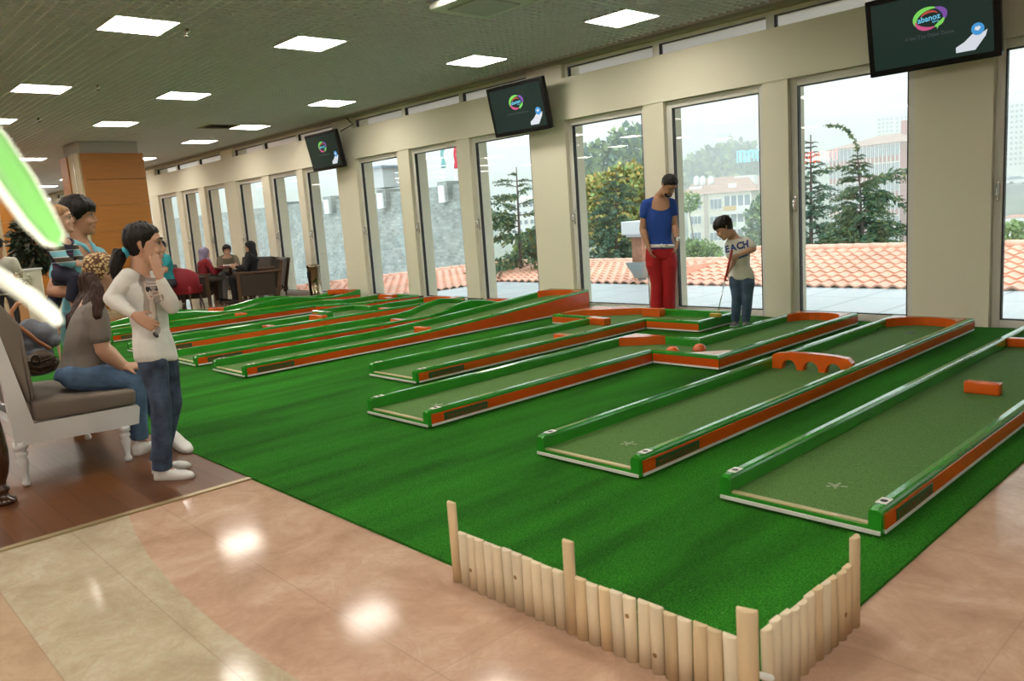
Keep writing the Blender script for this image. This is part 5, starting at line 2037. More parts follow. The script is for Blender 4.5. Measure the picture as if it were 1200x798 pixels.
def stripes(name, cols_, scale, axis=2):
    mt = bpy.data.materials.new(name)
    mt.use_nodes = True
    nt = mt.node_tree
    b = nt.nodes['Principled BSDF']
    tc = nt.nodes.new('ShaderNodeTexCoord')
    sx = nt.nodes.new('ShaderNodeSeparateXYZ')
    nt.links.new(tc.outputs['Object'], sx.inputs[0])
    mu = nt.nodes.new('ShaderNodeMath')
    mu.operation = 'MULTIPLY'
    mu.inputs[1].default_value = scale
    nt.links.new(sx.outputs[axis], mu.inputs[0])
    fr = nt.nodes.new('ShaderNodeMath')
    fr.operation = 'FRACT'
    nt.links.new(mu.outputs[0], fr.inputs[0])
    r = nt.nodes.new('ShaderNodeValToRGB')
    r.color_ramp.interpolation = 'CONSTANT'
    while len(r.color_ramp.elements) < len(cols_):
        r.color_ramp.elements.new(0.5)
    for e, (p, c) in zip(r.color_ramp.elements, cols_):
        e.position = p
        e.color = (*c, 1)
    nt.links.new(fr.outputs[0], r.inputs['Fac'])
    nt.links.new(r.outputs['Color'], b.inputs['Base Color'])
    b.inputs['Roughness'].default_value = 0.85
    return mt


navy = (0.010, 0.011, 0.026)
navy_s = stripes('navy_striped_jersey', [(0.0, navy), (0.40, (0.16, 0.03, 0.10)), (0.48, navy), (0.72, (0.25, 0.30, 0.42)), (0.78, navy)], 12.5)
slv_s = stripes('cyan_brown_striped_sleeve', [(0.0, (0.20, 0.50, 0.60)), (0.36, (0.62, 0.62, 0.58)), (0.44, (0.075, 0.055, 0.035)), (0.80, (0.62, 0.62, 0.58)), (0.88, (0.20, 0.50, 0.60))], 13.0)
navy_m = mat('navy_cotton', navy, 0.85)
bab, HB = person('baby in a navy striped top held on the arm of the man in cyan', V((bj['hip'].x, bj['hip'].y, 0)), bj, .50, skin_p, shirt=navy_s, sleeve=.30, trousers=navy_m, vox=.006, headk=.78, torsk=1.25, armk=1.35, legk=1.45, hair=hair_l,
       capkw=dict(front=.072, low=-.05, thick=.006, side=-.01), handsR=dict(d=M_.r, n=M_.u, curl=.4), handsL=dict(d=M_.r, n=M_.u, curl=.4), slk=1.2)
sl = MB()
for q in 'LR':
    limb(sl, bj['s' + q].lerp(bj['e' + q], .2), bj['e' + q], .047, .041)
    limb(sl, bj['e' + q], bj['e' + q].lerp(bj['w' + q], .8), .041, .032)
wpart(blob(sl, .007, 3, 'sleeve'), 'sleeves', slv_s, bab, 'cyan and brown striped sleeves')
for q in 'LR':
    a, t = bj['a' + q], bj['t' + q]
    wpart(MB().tube([a - (t - a) * .2, a.lerp(t, .5), t], [.026, .026, .018], 10, round_ends=True), 'sock', mat('brown_sock', (0.07, 0.03, 0.025), 0.8), bab)

# ================================================================ man in blue T-shirt
B_ = View(-5.92, 7.98)
bp_ = B_.p
fwb = B_.r * .30 - B_.u * .95
blj = dict(head=bp_(783.5, 217.5, -.12), hfwd=B_.r * .42 - B_.u * .58 + V((0, 0, -.72)), hup=V((0, 0, .9)) + B_.r * .35 - B_.u * .4, neck=bp_(773, 230, 0), chest=bp_(771, 258), hip=bp_(774, 299), fwd=fwb,
           sR=bp_(757, 239.5, -.03), eR=bp_(753, 269, -.02), wR=bp_(760, 290, -.10), sL=bp_(787, 238.5, .03), eL=bp_(790.5, 265, .0), wL=bp_(794, 282, -.12),
           pR=bp_(766, 301), kR=bp_(770, 333, -.02), aR=bp_(769, 362, 0), tR=bp_(770, 366, -.2), pL=bp_(783, 301), kL=bp_(784.5, 333, -.02), aL=bp_(784, 362, .02), tL=bp_(789, 366, -.14))
for q in 'LR':
    blj['a' + q] = V((blj['a' + q].x, blj['a' + q].y, .10))
    blj['t' + q] = V((blj['t' + q].x, blj['t' + q].y - .02, .024))
blue_t = mat('royal_blue_jersey', (0.010, 0.055, 0.30), 0.8, bump=(14, 0.35, 0.02))
red_j = mat('bright_red_trousers', (0.42, 0.008, 0.012), 0.8, bump=(14, 0.5, 0.02))
blu, HBL = person('bearded man in a royal blue T-shirt and bright red trousers, looking down', B_.b, blj, 1.0, skin_t, shirt=blue_t, sleeve=.42, trousers=red_j, shoes=shoe_w, hair=hair_m, vox=.008, hem=-.02, neckline=.0, scoop=.075, sole=sole_w,
       handsR=dict(d=bp_(765, 303, -.15) - bp_(760, 290, -.10), n=B_.r, curl=.35, thumb=1), handsL=dict(d=bp_(792, 295, -.15) - bp_(794, 282, -.12), n=-B_.r, curl=.4, thumb=1), legk=1.16, armk=1.02, sh=1.0, hw=1.04,
       capkw=dict(front=.082, low=-.045, thick=.016, side=.0), closed=True, flare=1.15)
be = MB()
bX = (blj['pR'] - blj['pL']).normalized()
bc = blj['hip'] + (blj['chest'] - blj['hip']) * .27
rr = [ring(bc + V((0, 0, z)), bX, fwb, a, b__, 26, 2.3) for z, a, b__ in ((-.022, .160, .115), (-.022, .172, .127), (.020, .166, .122), (.020, .156, .112))]
be.loft(rr + [rr[0]], caps=False)
wpart(be, 'belt', mat('white_leather', (0.70, 0.69, 0.66), 0.45), blu, 'white belt')
wpart(MB().bbox(-.026, .026, -.006, .006, -.022, .022, .004, M=frame(bX, -fwb, V((0, 0, 1)), bc + fwb * .128)), 'buckle', chrome, blu, 'steel buckle')
bm_ = MB()
for t in range(-4, 5):
    a = t * .19
    bm_.ell(HBL @ V((math.sin(a) * .060, .030 + math.cos(a) * .055, -.088 + .020 * abs(a) ** 1.5)), (.017, .015, .022))
bm_.tube([HBL @ V((-.028, .090, -.044)), HBL @ V((0, .104, -.040)), HBL @ V((.028, .090, -.044))], .006, 8, round_ends=True)
wpart(rough(blob(bm_, .006, 2, 'beard'), .002, (90, 90, 60)), 'beard', hair_m, blu)
wr = MB()
d_ = (blj['wL'] - blj['eL']).normalized()
c_ = blj['wL'] - d_ * .02
wr.tube([c_ - d_ * .013, c_ + d_ * .013], [.034, .034], 16)
wt = wpart(wr, 'wristwatch', chrome, blu, 'steel wristwatch')
wpart(MB().tube([c_ - B_.u * .036, c_ - B_.u * .044], [.020, .019], 14), 'dial', stick_m, wt)

# ================================================================ boy with the putter
K_ = View(-4.47, 7.60)
kp = K_.p
fwk = -K_.r * .55 - K_.u * .84
kj = dict(head=kp(849, 267, -.05), hfwd=-K_.r * .80 - K_.u * .22 + V((0, 0, -.55)), hup=V((0, 0, .85)) - K_.r * .50, neck=kp(860, 276.5, 0), chest=kp(866, 297), hip=kp(869, 323), fwd=fwk, hfw=-K_.r * .25 - K_.u * .97,
          sL=kp(875, 283, -.06), eL=kp(883, 292, -.14), wL=kp(866, 298.5, -.22), sR=kp(854, 286, .06), eR=kp(859, 306, -.05), wR=kp(853, 319, -.19),
          pR=kp(862.5, 325, .02), kR=kp(863.5, 350, .0), aR=kp(862, 373, .06), tR=kp(857, 377, -.06), pL=kp(876, 325, -.02), kL=kp(876, 350, -.04), aL=kp(874, 376, -.02), tL=kp(873, 380, -.18))
for q in 'LR':
    kj['a' + q] = V((kj['a' + q].x, kj['a' + q].y, .08))
    kj['t' + q] = V((kj['t' + q].x, kj['t' + q].y, .024))
cream_t = mat('cream_jersey', (0.66, 0.63, 0.55), 0.85, bump=(14, 0.3, 0.02))
cA, cB = kp(857.5, 294, -.26), kp(840.5, 369.5, -.26)
cdir = (cB - cA).normalized()
boy, HK = person('boy in a cream T-shirt and jeans, bending over to putt', K_.b, kj, .70, skin_m, shirt=cream_t, sleeve=.70, trousers=mat('mid_blue_denim', (0.06, 0.10, 0.17), 0.8, var=(10, 0.4)), shoes=mat('grey_trainers', (0.12, 0.12, 0.13), 0.6), sole=shoe_w, hair=hair_m, vox=.0065, hem=-.14, scoop=.015,
       handsL=dict(d=cdir * .45 - K_.r * .85, n=K_.u, curl=1.0, thumb=1, k=1.1), handsR=dict(d=cdir * .9 - K_.u * .15 - K_.r * .25, n=K_.r - K_.u * .2, curl=1.0, thumb=-1, k=1.1), headk=.92, torsk=1.02, slk=1.45, legk=1.18, armk=1.08,
       capkw=dict(front=.052, low=-.07, thick=.022, side=-.025, fringe=.015))
shirt = [c for c in boy.children if c.name.startswith('shirt')][0]
tr_ = tree_of(shirt)
dk_ = (K_.u * .9 + K_.r * .25).normalized()
Xk = (K_.r * .95 - K_.u * .25).normalized()
Xk = (Xk + V((0, 0, .22))).normalized()
Yk = (V((0, 0, 1)) - Xk * Xk.z).normalized()
o_ = kp(866, 288.5, -.2)
blue_ink = mat('navy_print', (0.02, 0.045, 0.20), 0.8)
for li, (chx, off) in enumerate(zip('BEACH', (-.235, -.170, -.098, -.022, .046))):
    tm = text_mesh(chx, .098, 0.0, .004)
    bm2 = bmesh.new()
    bm2.from_mesh(tm)
    bmesh.ops.subdivide_edges(bm2, edges=bm2.edges[:], cuts=2, use_grid_fill=True)
    bmesh.ops.triangulate(bm2, faces=bm2.faces[:])
    bm2.verts.index_update()
    vs = [drop(tr_, o_ + Xk * (v.co.x + off) + Yk * v.co.y, dk_, .004) for v in bm2.verts]
    fs = [[v.index for v in f.verts] for f in bm2.faces]
    bm2.free()
    if any(p is None for p in vs) or max((vs[f[i]] - vs[f[i - 1]]).length for f in fs for i in range(3)) > .09:
        continue                                    # round the side of the chest
    wpart(MB().add(vs, fs), 'shirt_letter', blue_ink, boy, 'navy letter')
ub = MB()
for q in range(10):
    decal_ellipse(ub, tr_, kp(870, 300, -.2), Xk, Yk, dk_, -.07 + q * .017, -.012 + .002 * q, .016, .010, 0, .004, n=8, rings=2)
if ub.v:
    wpart(ub, 'print_stroke', blue_ink, boy, 'navy underline stroke')
# putter
pu = thing('golf_putter', 'golf putter with a red grip and yellow head, held by the boy', 'putter', (cB.x, cB.y, 0))
wpart(MB().tube([cA, cA.lerp(cB, .25), cA.lerp(cB, .46)], [.013, .012, .009], 10, round_ends=True), 'grip', mat('red_rubber_grip', (0.42, 0.015, 0.015), 0.5), pu)
wpart(MB().tube([cA.lerp(cB, .44), cB], [.0055, .005], 8), 'shaft', chrome, pu)
hx = (K_.r * .9 - K_.u * .3).normalized()
wpart(MB().bbox(-.062, .062, -.022, .022, -.020, .022, .008, M=frame(hx, V((0, 0, 1)).cross(hx), V((0, 0, 1)), cB - hx * .018)), 'club_head', mat('yellow_club_head', (0.52, 0.34, 0.03), 0.35), pu)
bl = onz(840, 373, TZ + DK + .021)
ball = MB().ell(bl, (.0215,) * 3, 20, 14).build('golf_ball', mat('white_ball', (0.8, 0.8, 0.78), 0.3))
tag(ball, 'white golf ball lying in front of the yellow putter head', 'golf ball')

# ================================================================ people at the far cafe tables
def sitter(label, x, y, hx_, hy_, hipx, hipy, face, s, skin, cloth, legs, hairm=None, veil=None, lean=0.0, arm=None, seat=.45):
    """small far seated figure: pixels of head and hip, facing vector in (r, u)"""
    Vw = View(x, y)
    P = Vw.p
    f = (Vw.r * face[0] + Vw.u * face[1]).normalized()
    rg_ = f.cross(V((0, 0, 1)))
    hp = P(hipx, hipy)
    hp = V((hp.x, hp.y, seat + .09))
    hd = P(hx_, hy_)
    ch = hp.lerp(hd, .60) - f * .02
    nk_ = hp.lerp(hd, .80)
    sR, sL = nk_ + rg_ * .17 * s - V((0, 0, .06)), nk_ - rg_ * .17 * s - V((0, 0, .06))
    am = arm or (.22, -.26)
    J = dict(head=hd, hfwd=f + V((0, 0, -.15)), neck=nk_, chest=ch, hip=hp, fwd=f, sR=sR, sL=sL)
    for q, sg in (('R', 1), ('L', -1)):
        sh_ = J['s' + q]
        J['e' + q] = sh_ + f * .10 + rg_ * .05 * sg + V((0, 0, -.25 * s))
        J['w' + q] = J['e' + q] + f * .20 - rg_ * .08 * sg + V((0, 0, .06))
        J['p' + q] = hp + rg_ * .10 * sg
        J['k' + q] = J['p' + q] + f * .40 + rg_ * .02 * sg - V((0, 0, .03))
        J['a' + q] = V((J['k' + q].x, J['k' + q].y, .09)) - f * .04
        J['t' + q] = J['a' + q] + f * .17 - V((0, 0, .066))
    p_, H = person(label, Vw.b, J, s, skin, shirt=cloth, sleeve=1.9 if veil else .6, trousers=legs, shoes=ink_m, hair=hairm, vox=.014, capkw=dict(front=.066, low=-.09, thick=.02, side=-.05))
    if veil:
        v = MB()
        hair_cap(v, H, 1.0, front=.075, low=-.10, thick=.022, side=-.085)
        v.tube([H @ V((0, -.02, -.06)), H @ V((0, -.03, -.13)), nk_ - V((0, 0, .03)), nk_ - V((0, 0, .10))], [.085, .085, .12, .15], 16, round_ends=True)
        wpart(blob(v, .012, 4, 'veil'), 'headscarf', veil, p_)
    return p_, H, J


sitter('man in a teal T-shirt sitting in the red armchair', -15.75, 5.62, 187.5, 290, 199, 325, (-.75, -.45), .98, skin_t, mat('teal_jersey', (0.02, 0.28, 0.32), 0.8), mat('dark_trousers', (0.02, 0.02, 0.025), 0.8), hair_m)
sitter('woman in a violet headscarf and red top seated at the cafe table', -16.3, 6.55, 239.5, 298, 238, 326, (.9, .3), .92, skin_m, mat('dark_red_knit', (0.25, 0.012, 0.022), 0.85), mat('grey_skirt', (0.16, 0.14, 0.13), 0.85), None, mat('violet_scarf', (0.24, 0.20, 0.30), 0.8))
sitter('dark-haired woman in a grey-brown top facing the room across the cafe table', -17.0, 7.62, 266, 294, 267, 325, (.05, -1), .95, skin_m, mat('grey_brown_top', (0.15, 0.125, 0.085), 0.85), MATS['dark_trousers'], hair_m)
sitter('woman in a black headscarf and black coat seated on the right cafe settee', -15.3, 7.45, 293.5, 290.5, 296, 322, (-.95, .15), .97, skin_m, mat('black_coat', (0.008, 0.008, 0.010), 0.85), mat('black_skirt', (0.008, 0.008, 0.010), 0.85), None, mat('black_scarf', (0.008, 0.008, 0.010), 0.8))
# far standing man at the left edge
Fv = View(-14.4, 3.35)
Fp = Fv.p
ff = Fv.r * .25 + Fv.u * .97
fj = dict(head=Fp(-3, 288), hfwd=ff, neck=Fp(0, 303), chest=Fp(2, 313), hip=Fp(5, 342), fwd=ff)
frg = ff.cross(V((0, 0, 1)))
for q, sg in (('R', 1), ('L', -1)):
    fj['s' + q] = fj['neck'] + frg * .18 * sg - V((0, 0, .05))
    fj['e' + q] = fj['s' + q] + frg * .06 * sg - V((0, 0, .28))
    fj['w' + q] = fj['e' + q] + ff * .12 - V((0, 0, .22))
    fj['p' + q] = fj['hip'] + frg * .10 * sg
    fj['k' + q] = V((fj['p' + q].x, fj['p' + q].y, .50))
    fj['a' + q] = V((fj['p' + q].x, fj['p' + q].y, .09))
    fj['t' + q] = fj['a' + q] + ff * .17 - V((0, 0, .068))
person('man in a pale shirt and dark trousers standing far off at the left edge', Fv.b, fj, 1.0, skin_t, shirt=mat('pale_shirt', (0.42, 0.42, 0.34), 0.8), sleeve=.6, trousers=MATS['dark_trousers'], shoes=ink_m, hair=hair_m, vox=.013, face=False)
# ================================================================ picket border
pine = [mat('pale_pine', (0.70, 0.59, 0.40), 0.7, wood=(14, 14, 2.5), var=(0, 0.10)), mat('yellow_pine', (0.64, 0.49, 0.29), 0.7, wood=(14, 14, 2.5), var=(0, 0.16)), mat('greenish_pine', (0.66, 0.57, 0.40), 0.7, wood=(16, 16, 2), var=(0, 0.10))]
knot_m = mat('pine_knot', (0.30, 0.16, 0.06), 0.7)
wire_m = mat('galvanised_wire', (0.45, 0.45, 0.45), 0.4, 0.8)


def picket(root, x, y, w_, h, face, rg, name='picket'):
    """half-round log: flat at the back, bulging towards face (unit 2-d)"""
    f = V((face[0], face[1], 0))
    t = V((-f.y, f.x, 0))
    rings = []
    lean = rg.uniform(-.004, .004)
    for z in (0.0, h * .5, h - .004, h):
        k_ = .93 if z == h else 1.0
        o = V((x, y, z + (0.012 if root is None else 0.0))) + t * lean * z / h
        rg_ = []
        for q in range(9):
            a = math.pi * q / 8
            rg_.append(o + t * (w_ / 2 * math.cos(a) * k_) + f * (w_ * .42 * math.sin(a) * k_))
        rings.append(rg_)
    mb = MB().loft(rings)
    for i, s in enumerate(mb.sm):
        mb.sm[i] = i < len(mb.sm) - 2
    o = wpart(mb, name, rg.choice(pine) if name == 'picket' else pine[1], root)
    if rg.random() < .10 and name == 'picket':
        z = rg.uniform(.04, h - .04)
        k_ = MB().tube([V((x, y, z)) + f * w_ * .405, V((x, y, z)) + f * w_ * .430], [.008, .007], 10)
        wpart(k_, 'knot', knot_m, o)
    return o


rg = random.Random(11)
fn = thing('picket_fence', 'low pale pine picket border along the front edge of the turf, with two tall posts', 'fence', (-1.65, 1.74, 0))
x = -2.275
picket(fn, x, 1.735, .046, .318, (0, -1), rg, 'post')
wds = .0492
for i in range(1, 26):
    xx = x + i * wds
    if i == 12:
        picket(fn, xx, 1.735, .047, .322, (0, -1), rg, 'post')
    elif i == 25:
        break
    else:
        picket(fn, xx, 1.735 + rg.uniform(-.003, .003), .0475, .208 + rg.uniform(-.004, .005), (0, -1), rg)
cn = thing('fence_post', 'tall round-faced pine post at the near corner of the picket border', 'post', (-1.035, 1.735, 0))
o_ = picket(cn, -1.045, 1.735, .058, .300, (.25, -.97), rg, 'log')
wpart(MB().tube([(-1.00, 1.77, .10), (-1.02, 1.75, .11)], .010, 8, round_ends=True), 'plastic_tie', strip_w, cn)
fr2 = thing('picket_fence', 'short pine picket border running towards the window along the right turf edge', 'fence', (-1.03, 2.05, 0))
for i in range(12):
    yy = 1.80 + i * .0485
    if i == 11:
        picket(fr2, -1.03, yy, .050, .300, (1, 0), rg, 'post')
    else:
        picket(fr2, -1.03 + rg.uniform(-.003, .003), yy, .047, .225 + rg.uniform(-.005, .005), (1, 0), rg)
wm = MB().tube([(-2.27, 1.741, .06), (-1.12, 1.741, .06)], .0015, 5).tube([(-2.27, 1.741, .16), (-1.12, 1.741, .16)], .0015, 5)
wpart(wm, 'wire', wire_m, fn)
wpart(MB().tube([(-1.036, 1.80, .06), (-1.036, 2.33, .06)], .0015, 5).tube([(-1.036, 1.80, .16), (-1.036, 2.33, .16)], .0015, 5), 'wire', wire_m, fr2)

# ================================================================ televisions
tv_black = mat('black_plastic', (0.006, 0.006, 0.007), 0.3, spec=0.25)


def glow(name, c, k_=1.0):
    return mat(name, tuple(q * .2 for q in c), 0.3, emit=(c, k_))


scr_m = mat('screen_dark', (0.006, 0.009, 0.008), 0.15, spec=0.2, emit=((0.012, 0.026, 0.021), 1.0))
g_green, g_purp, g_pink, g_cyan, g_white, g_grey, g_blue = (glow('screen_green', (.18, .60, .10)), glow('screen_purple', (.17, .07, .33)), glow('screen_pink', (.55, .08, .22)), glow('screen_cyan', (.15, .55, .80)),
                                                         glow('screen_white', (.62, .66, .72)), glow('screen_grey', (.055, .065, .075)), glow('screen_blue', (.05, .28, .62)))


def arc_ring(a0, a1, rx, ry, w0, w1, rot=0.0, n=22, dx=0, dz=0, y=0.0):
    mb = MB()
    pts_o, pts_i = [], []
    for i in range(n + 1):
        t = i / n
        a = R(a0 + (a1 - a0) * t)
        w_ = w0 + (w1 - w0) * math.sin(math.pi * t)
        for L_, k_ in ((pts_o, w_ / 2), (pts_i, -w_ / 2)):
            xx, zz = (rx + k_) * math.cos(a), (ry + k_) * math.sin(a)
            L_.append(V((dx + xx * math.cos(rot) - zz * math.sin(rot), y, dz + xx * math.sin(rot) + zz * math.cos(rot))))
    vs = pts_o + pts_i
    fs = [(i, i + 1, n + 2 + i, n + 1 + i) for i in range(n)]
    return mb.add(vs, fs)


def make_tv():
    t = thing('television', '', 'television', (0, 0, 0), 'televisions on the pillars')
    W2, H2 = .56, .345
    MB().bbox(-W2, W2, -.035, .035, -H2, H2, .014).build('casing', tv_black, t)
    MB().box(-W2 + .055, W2 - .055, -.0365, -.033, -H2 + .055, H2 - .05).build('screen', scr_m, t)
    scr = t.children[-1]
    yy = -.0375
    lg = arc_ring(60, 215, .125, .085, .010, .042, .1, dz=.085, y=yy).build('logo_green', g_green, scr, fix=False)
    arc_ring(-30, 62, .13, .085, .012, .045, .1, dz=.085, y=yy - .0003).build('logo_purple', g_purp, scr, fix=False)
    arc_ring(180, 285, .12, .085, .008, .034, .1, dz=.085, y=yy - .0003).build('logo_pink', g_pink, scr, fix=False)
    tail = arc_ring(-75, -20, .125, .085, .012, .034, .1, dz=.085, y=yy - .0006)
    tail.add([V((.055, yy - .0006, .015)), V((.088, yy - .0006, .03)), V((.06, yy - .0006, -.02))], [(0, 1, 2)])
    tail.build('logo_tail', g_green, scr, fix=False)
    arc_ring(20, 160, .075, .045, .004, .02, .1, dz=.095, y=yy - .0005).build('logo_swoosh', glow('screen_red', (.45, .06, .05)), scr, fix=False)
    RX = Matrix.Rotation(R(90), 4, 'X')
    text_obj('logo_text', 'abanoz', .068, g_cyan, scr, Matrix.Translation((-.005, yy - .001, .085)) @ Matrix.Rotation(R(4), 4, 'Y').inverted() @ RX, 0.0, .001)
    text_obj('logo_small_text', 'ajans', .030, g_cyan, scr, Matrix.Translation((.05, yy - .001, .052)) @ RX)
    text_obj('slogan_text', "A'dan Z'ye Dijital Dünya", .042, g_grey, scr, Matrix.Translation((-.01, yy - .001, -.060)) @ RX)
    # hand with the globe
    hw = MB()
    hw.add([V((x_, yy - .0004, z_)) for x_, z_ in ((.205, -.255), (.36, -.255), (.445, -.15), (.46, -.10), (.41, -.125), (.34, -.12), (.275, -.175), (.205, -.21))], [(0, 1, 2, 3, 4, 5, 6, 7)])
    hw.build('picture_hand', g_white, scr, fix=False)
    gb = MB()
    n = 20
    gb.add([V((.385 + .052 * math.cos(2 * math.pi * i / n), yy - .0009, -.085 + .052 * math.sin(2 * math.pi * i / n))) for i in range(n)], [tuple(range(n))])
    gb.build('picture_globe', g_blue, scr, fix=False)
    gl_ = MB()
    gl_.add([V((.36 + x_, yy - .0013, -.09 + z_)) for x_, z_ in ((0, 0), (.03, -.01), (.05, .015), (.035, .03), (.02, .022), (.008, .03))], [(0, 1, 2, 3, 4, 5)])
    gl_.build('picture_land', g_white, scr, fix=False)
    MB().bbox(-.13, .13, .030, .075, -.17, .17, .01).build('rear_housing', tv_black, t)
    return t


def mount(t, loc, tilt):
    """bracket from the back of the set to the pillar face, in the set's own axes"""
    M_ = (Matrix.Translation(loc) @ Matrix.Rotation(tilt, 4, 'X')).inverted()
    mb = MB()
    a, b_ = M_ @ (V(loc) + V((0, .07, 0))), M_ @ V((loc[0], YF - .02, loc[2] + .04))
    mb.tube([a, b_], .025, 10)
    mb.box(-.09, .09, -.012, .012, -.12, .12, M=M_ @ Matrix.Translation((loc[0], YF - .026, loc[2] + .04)))
    mb.build('wall_bracket', tv_black, t)


tvp = make_tv()
for i, (loc, lab) in enumerate([((-2.79, 7.98, 2.765), 'large black television at the top right, nearest the view'), ((-8.17, 7.98, 2.83), 'black television above the windows in the middle of the wall'), ((-13.44, 7.98, 2.80), 'small-looking black television farthest along the window wall')]):
    t = tvp if i == 0 else copy_tree(tvp)
    t.location = loc
    t.rotation_euler = (R(11), 0, 0)
    t['label'] = lab
TVS = [o for o in C.objects if o.name.startswith('television')]
for t in TVS:
    mount(t, tuple(t.location), R(11))
cb = TVS[-1]
wpart(MB().tube([cb.location + V((.52, .05, .30)), cb.location + V((.56, .3, .42)), V((cb.location.x + .6, YF - .14, CEIL - .03))], .012, 8), 'cable', tv_black, cb)

# ================================================================ white settee
white_l = mat('white_lacquer', (0.72, 0.72, 0.71), 0.28, coat=0.3)
taupe = mat('taupe_upholstery', (0.185, 0.15, 0.118), 0.75, bump=(180, 0.15, 0.003))
XS, XE = -5.20, -6.12


def S(px, py):
    p = onx(px, py, XS)
    return (p.y, p.z)


st = thing('settee', 'white-framed settee with taupe cushions and turned legs, at the left edge', 'settee', ((XS + XE) / 2, 1.2, 0))


def side_panel(xa, xb):
    poly = [S(18, 523), S(33, 521), S(135, 503), S(163, 496), S(164, 477), S(161, 474.5), S(40, 496.5), S(0, 394), S(-14, 352), S(-26, 352), S(-8, 420), S(4, 456)]
    mb = MB()
    mb.loft([[V((xa, y, z)) for y, z in poly], [V((xb, y, z)) for y, z in poly]], smooth=False)
    return mb


wpart(side_panel(XS, XS - .055), 'side_frame', white_l, st)
wpart(side_panel(XE, XE + .055), 'side_frame', white_l, st)
yf, zf_ = S(163, 485)
yb_, zb_ = S(28, 510)
wpart(MB().bbox(XE + .055, XS - .055, yf - .05, yf, zf_ - .05, zf_ + .045, .006), 'front_rail', white_l, st)
wpart(MB().bbox(XE + .055, XS - .055, yb_ - .02, yb_ + .03, zb_ - .05, zb_ + .045, .006), 'rear_rail', white_l, st)
legp = [(.014, 0.0), (.020, .004), (.023, .018), (.017, .032), (.015, .045), (.020, .075), (.027, .105), (.030, .125), (.022, .140), (.031, .152), (.031, .163), (.022, .172), (.037, .182), (.037, .215), (.001, .216)]
for xx in (XS - .03, XE + .03):
    for yy, zt in ((S(147, 502)[0], S(147, 500)[1]), (S(25, 522)[0], S(25, 520)[1])):
        k_ = zt / .215
        wpart(MB().lathe([(r_, h * k_) for r_, h in legp], xx, yy, 0.006, 18), 'leg', white_l, st)


def cushion(poly_yz, xa, xb, b_=.022):
    """padded block: closed outline in the y-z plane, rounded off towards both ends"""
    cy = sum(p[0] for p in poly_yz) / len(poly_yz)
    cz = sum(p[1] for p in poly_yz) / len(poly_yz)
    bm = bmesh.new()
    va = [bm.verts.new((xa, y, z)) for y, z in poly_yz]
    vb = [bm.verts.new((xb, y, z)) for y, z in poly_yz]
    n = len(va)
    bm.faces.new(va)
    bm.faces.new(vb[::-1])
    for i in range(n):
        bm.faces.new((va[i], va[(i + 1) % n], vb[(i + 1) % n], vb[i]))
    bmesh.ops.recalc_face_normals(bm, faces=bm.faces[:])
    bmesh.ops.bevel(bm, geom=bm.edges[:], offset=b_, segments=3, affect='EDGES', profile=.5)
    mb = MB()
    bm.verts.index_update()
    mb.add([v.co.copy() for v in bm.verts], [[v.index for v in f.verts] for f in bm.faces], 0, True)
    bm.free()
    return mb


wpart(cushion([S(40, 495), S(160.5, 474), S(160, 456), S(36, 472)], XS - .002, XE + .002), 'seat_cushion', taupe, st)
wpart(cushion([S(-22, 352), S(-4, 352), S(25, 381), S(42, 464), S(40, 472), S(34, 474)], XS - .004, XE + .004), 'back_cushion', taupe, st)

# dark turned post at the very left
pm = mat('dark_turned_wood', (0.045, 0.016, 0.008), 0.18, coat=0.5)
tp = thing('turned_post', 'dark brown turned wooden post at the left edge beside the white settee', 'post', (-4.98, .745, 0))
MB().lathe([(.001, 0), (.062, 0.0), (.066, .012), (.060, .028), (.034, .040), (.028, .060), (.040, .075), (.040, .088), (.026, .098), (.030, .125), (.046, .165), (.058, .22), (.062, .29), (.058, .38), (.048, .47), (.038, .55), (.030, .60), (.036, .615), (.036, .632), (.026, .645), (.026, .70), (.001, .701)], 0, 0, .006, 24).build('turned_shaft', pm, tp)

# ================================================================ bags on the settee
bag_b = mat('brown_leather_bag', (0.075, 0.042, 0.020), 0.5, bump=(24, 0.5, 0.02))
buck = mat('dark_bronze', (0.03, 0.025, 0.022), 0.3, 0.6)
Vb = View(-5.78, 1.12)
bgp = Vb.p
bgo = bgp(46, 428)
bg_ = thing('handbag', 'brown leather handbag with a dark buckle lying on the settee seat', 'bag', (bgo.x, bgo.y, .47))
bl_ = MB()
for dx, dz, rx, rz in ((-.01, .0, .085, .060), (.05, .0, .07, .055), (-.05, .015, .06, .055), (.02, .05, .07, .045)):
    c = bgo + Vb.r * dx + V((0, 0, dz))
    Mr = Matrix((Vb.r, Vb.u, V((0, 0, 1)))).transposed()
    bl_.ell(c, (rx, .07, rz), 18, 12, Mr)
wpart(blob(bl_, .008, 3, 'bag'), 'body', bag_b, bg_)
fl_ = MB()
for k_ in range(3):
    fl_.tube([bgo + Vb.r * (-.10 + .02 * k_) - Vb.u * .055 + V((0, 0, .05 - .035 * k_)), bgo - Vb.u * .080 + V((0, 0, .028 - .035 * k_)), bgo + Vb.r * .10 - Vb.u * .05 + V((0, 0, .045 - .035 * k_))], .007, 6)
wpart(fl_, 'fold', bag_b, bg_)
bk = MB()
for t in range(10):
    a, b2 = 2 * math.pi * t / 10, 2 * math.pi * (t + 1) / 10
    c = bgo - Vb.u * .088 + V((0, 0, .045)) + Vb.r * (-.015)
    bk.tube([c + Vb.r * .022 * math.cos(a) + V((0, 0, .032 * math.sin(a))), c + Vb.r * .022 * math.cos(b2) + V((0, 0, .032 * math.sin(b2)))], .006, 6)
wpart(bk, 'buckle', buck, bg_)
cloth_g = mat('grey_blue_cloth', (0.22, 0.24, 0.29), 0.85, bump=(16, 0.5, 0.02))
Vg = View(-5.95, 1.14)
ggp = Vg.p
go = ggp(46, 385)
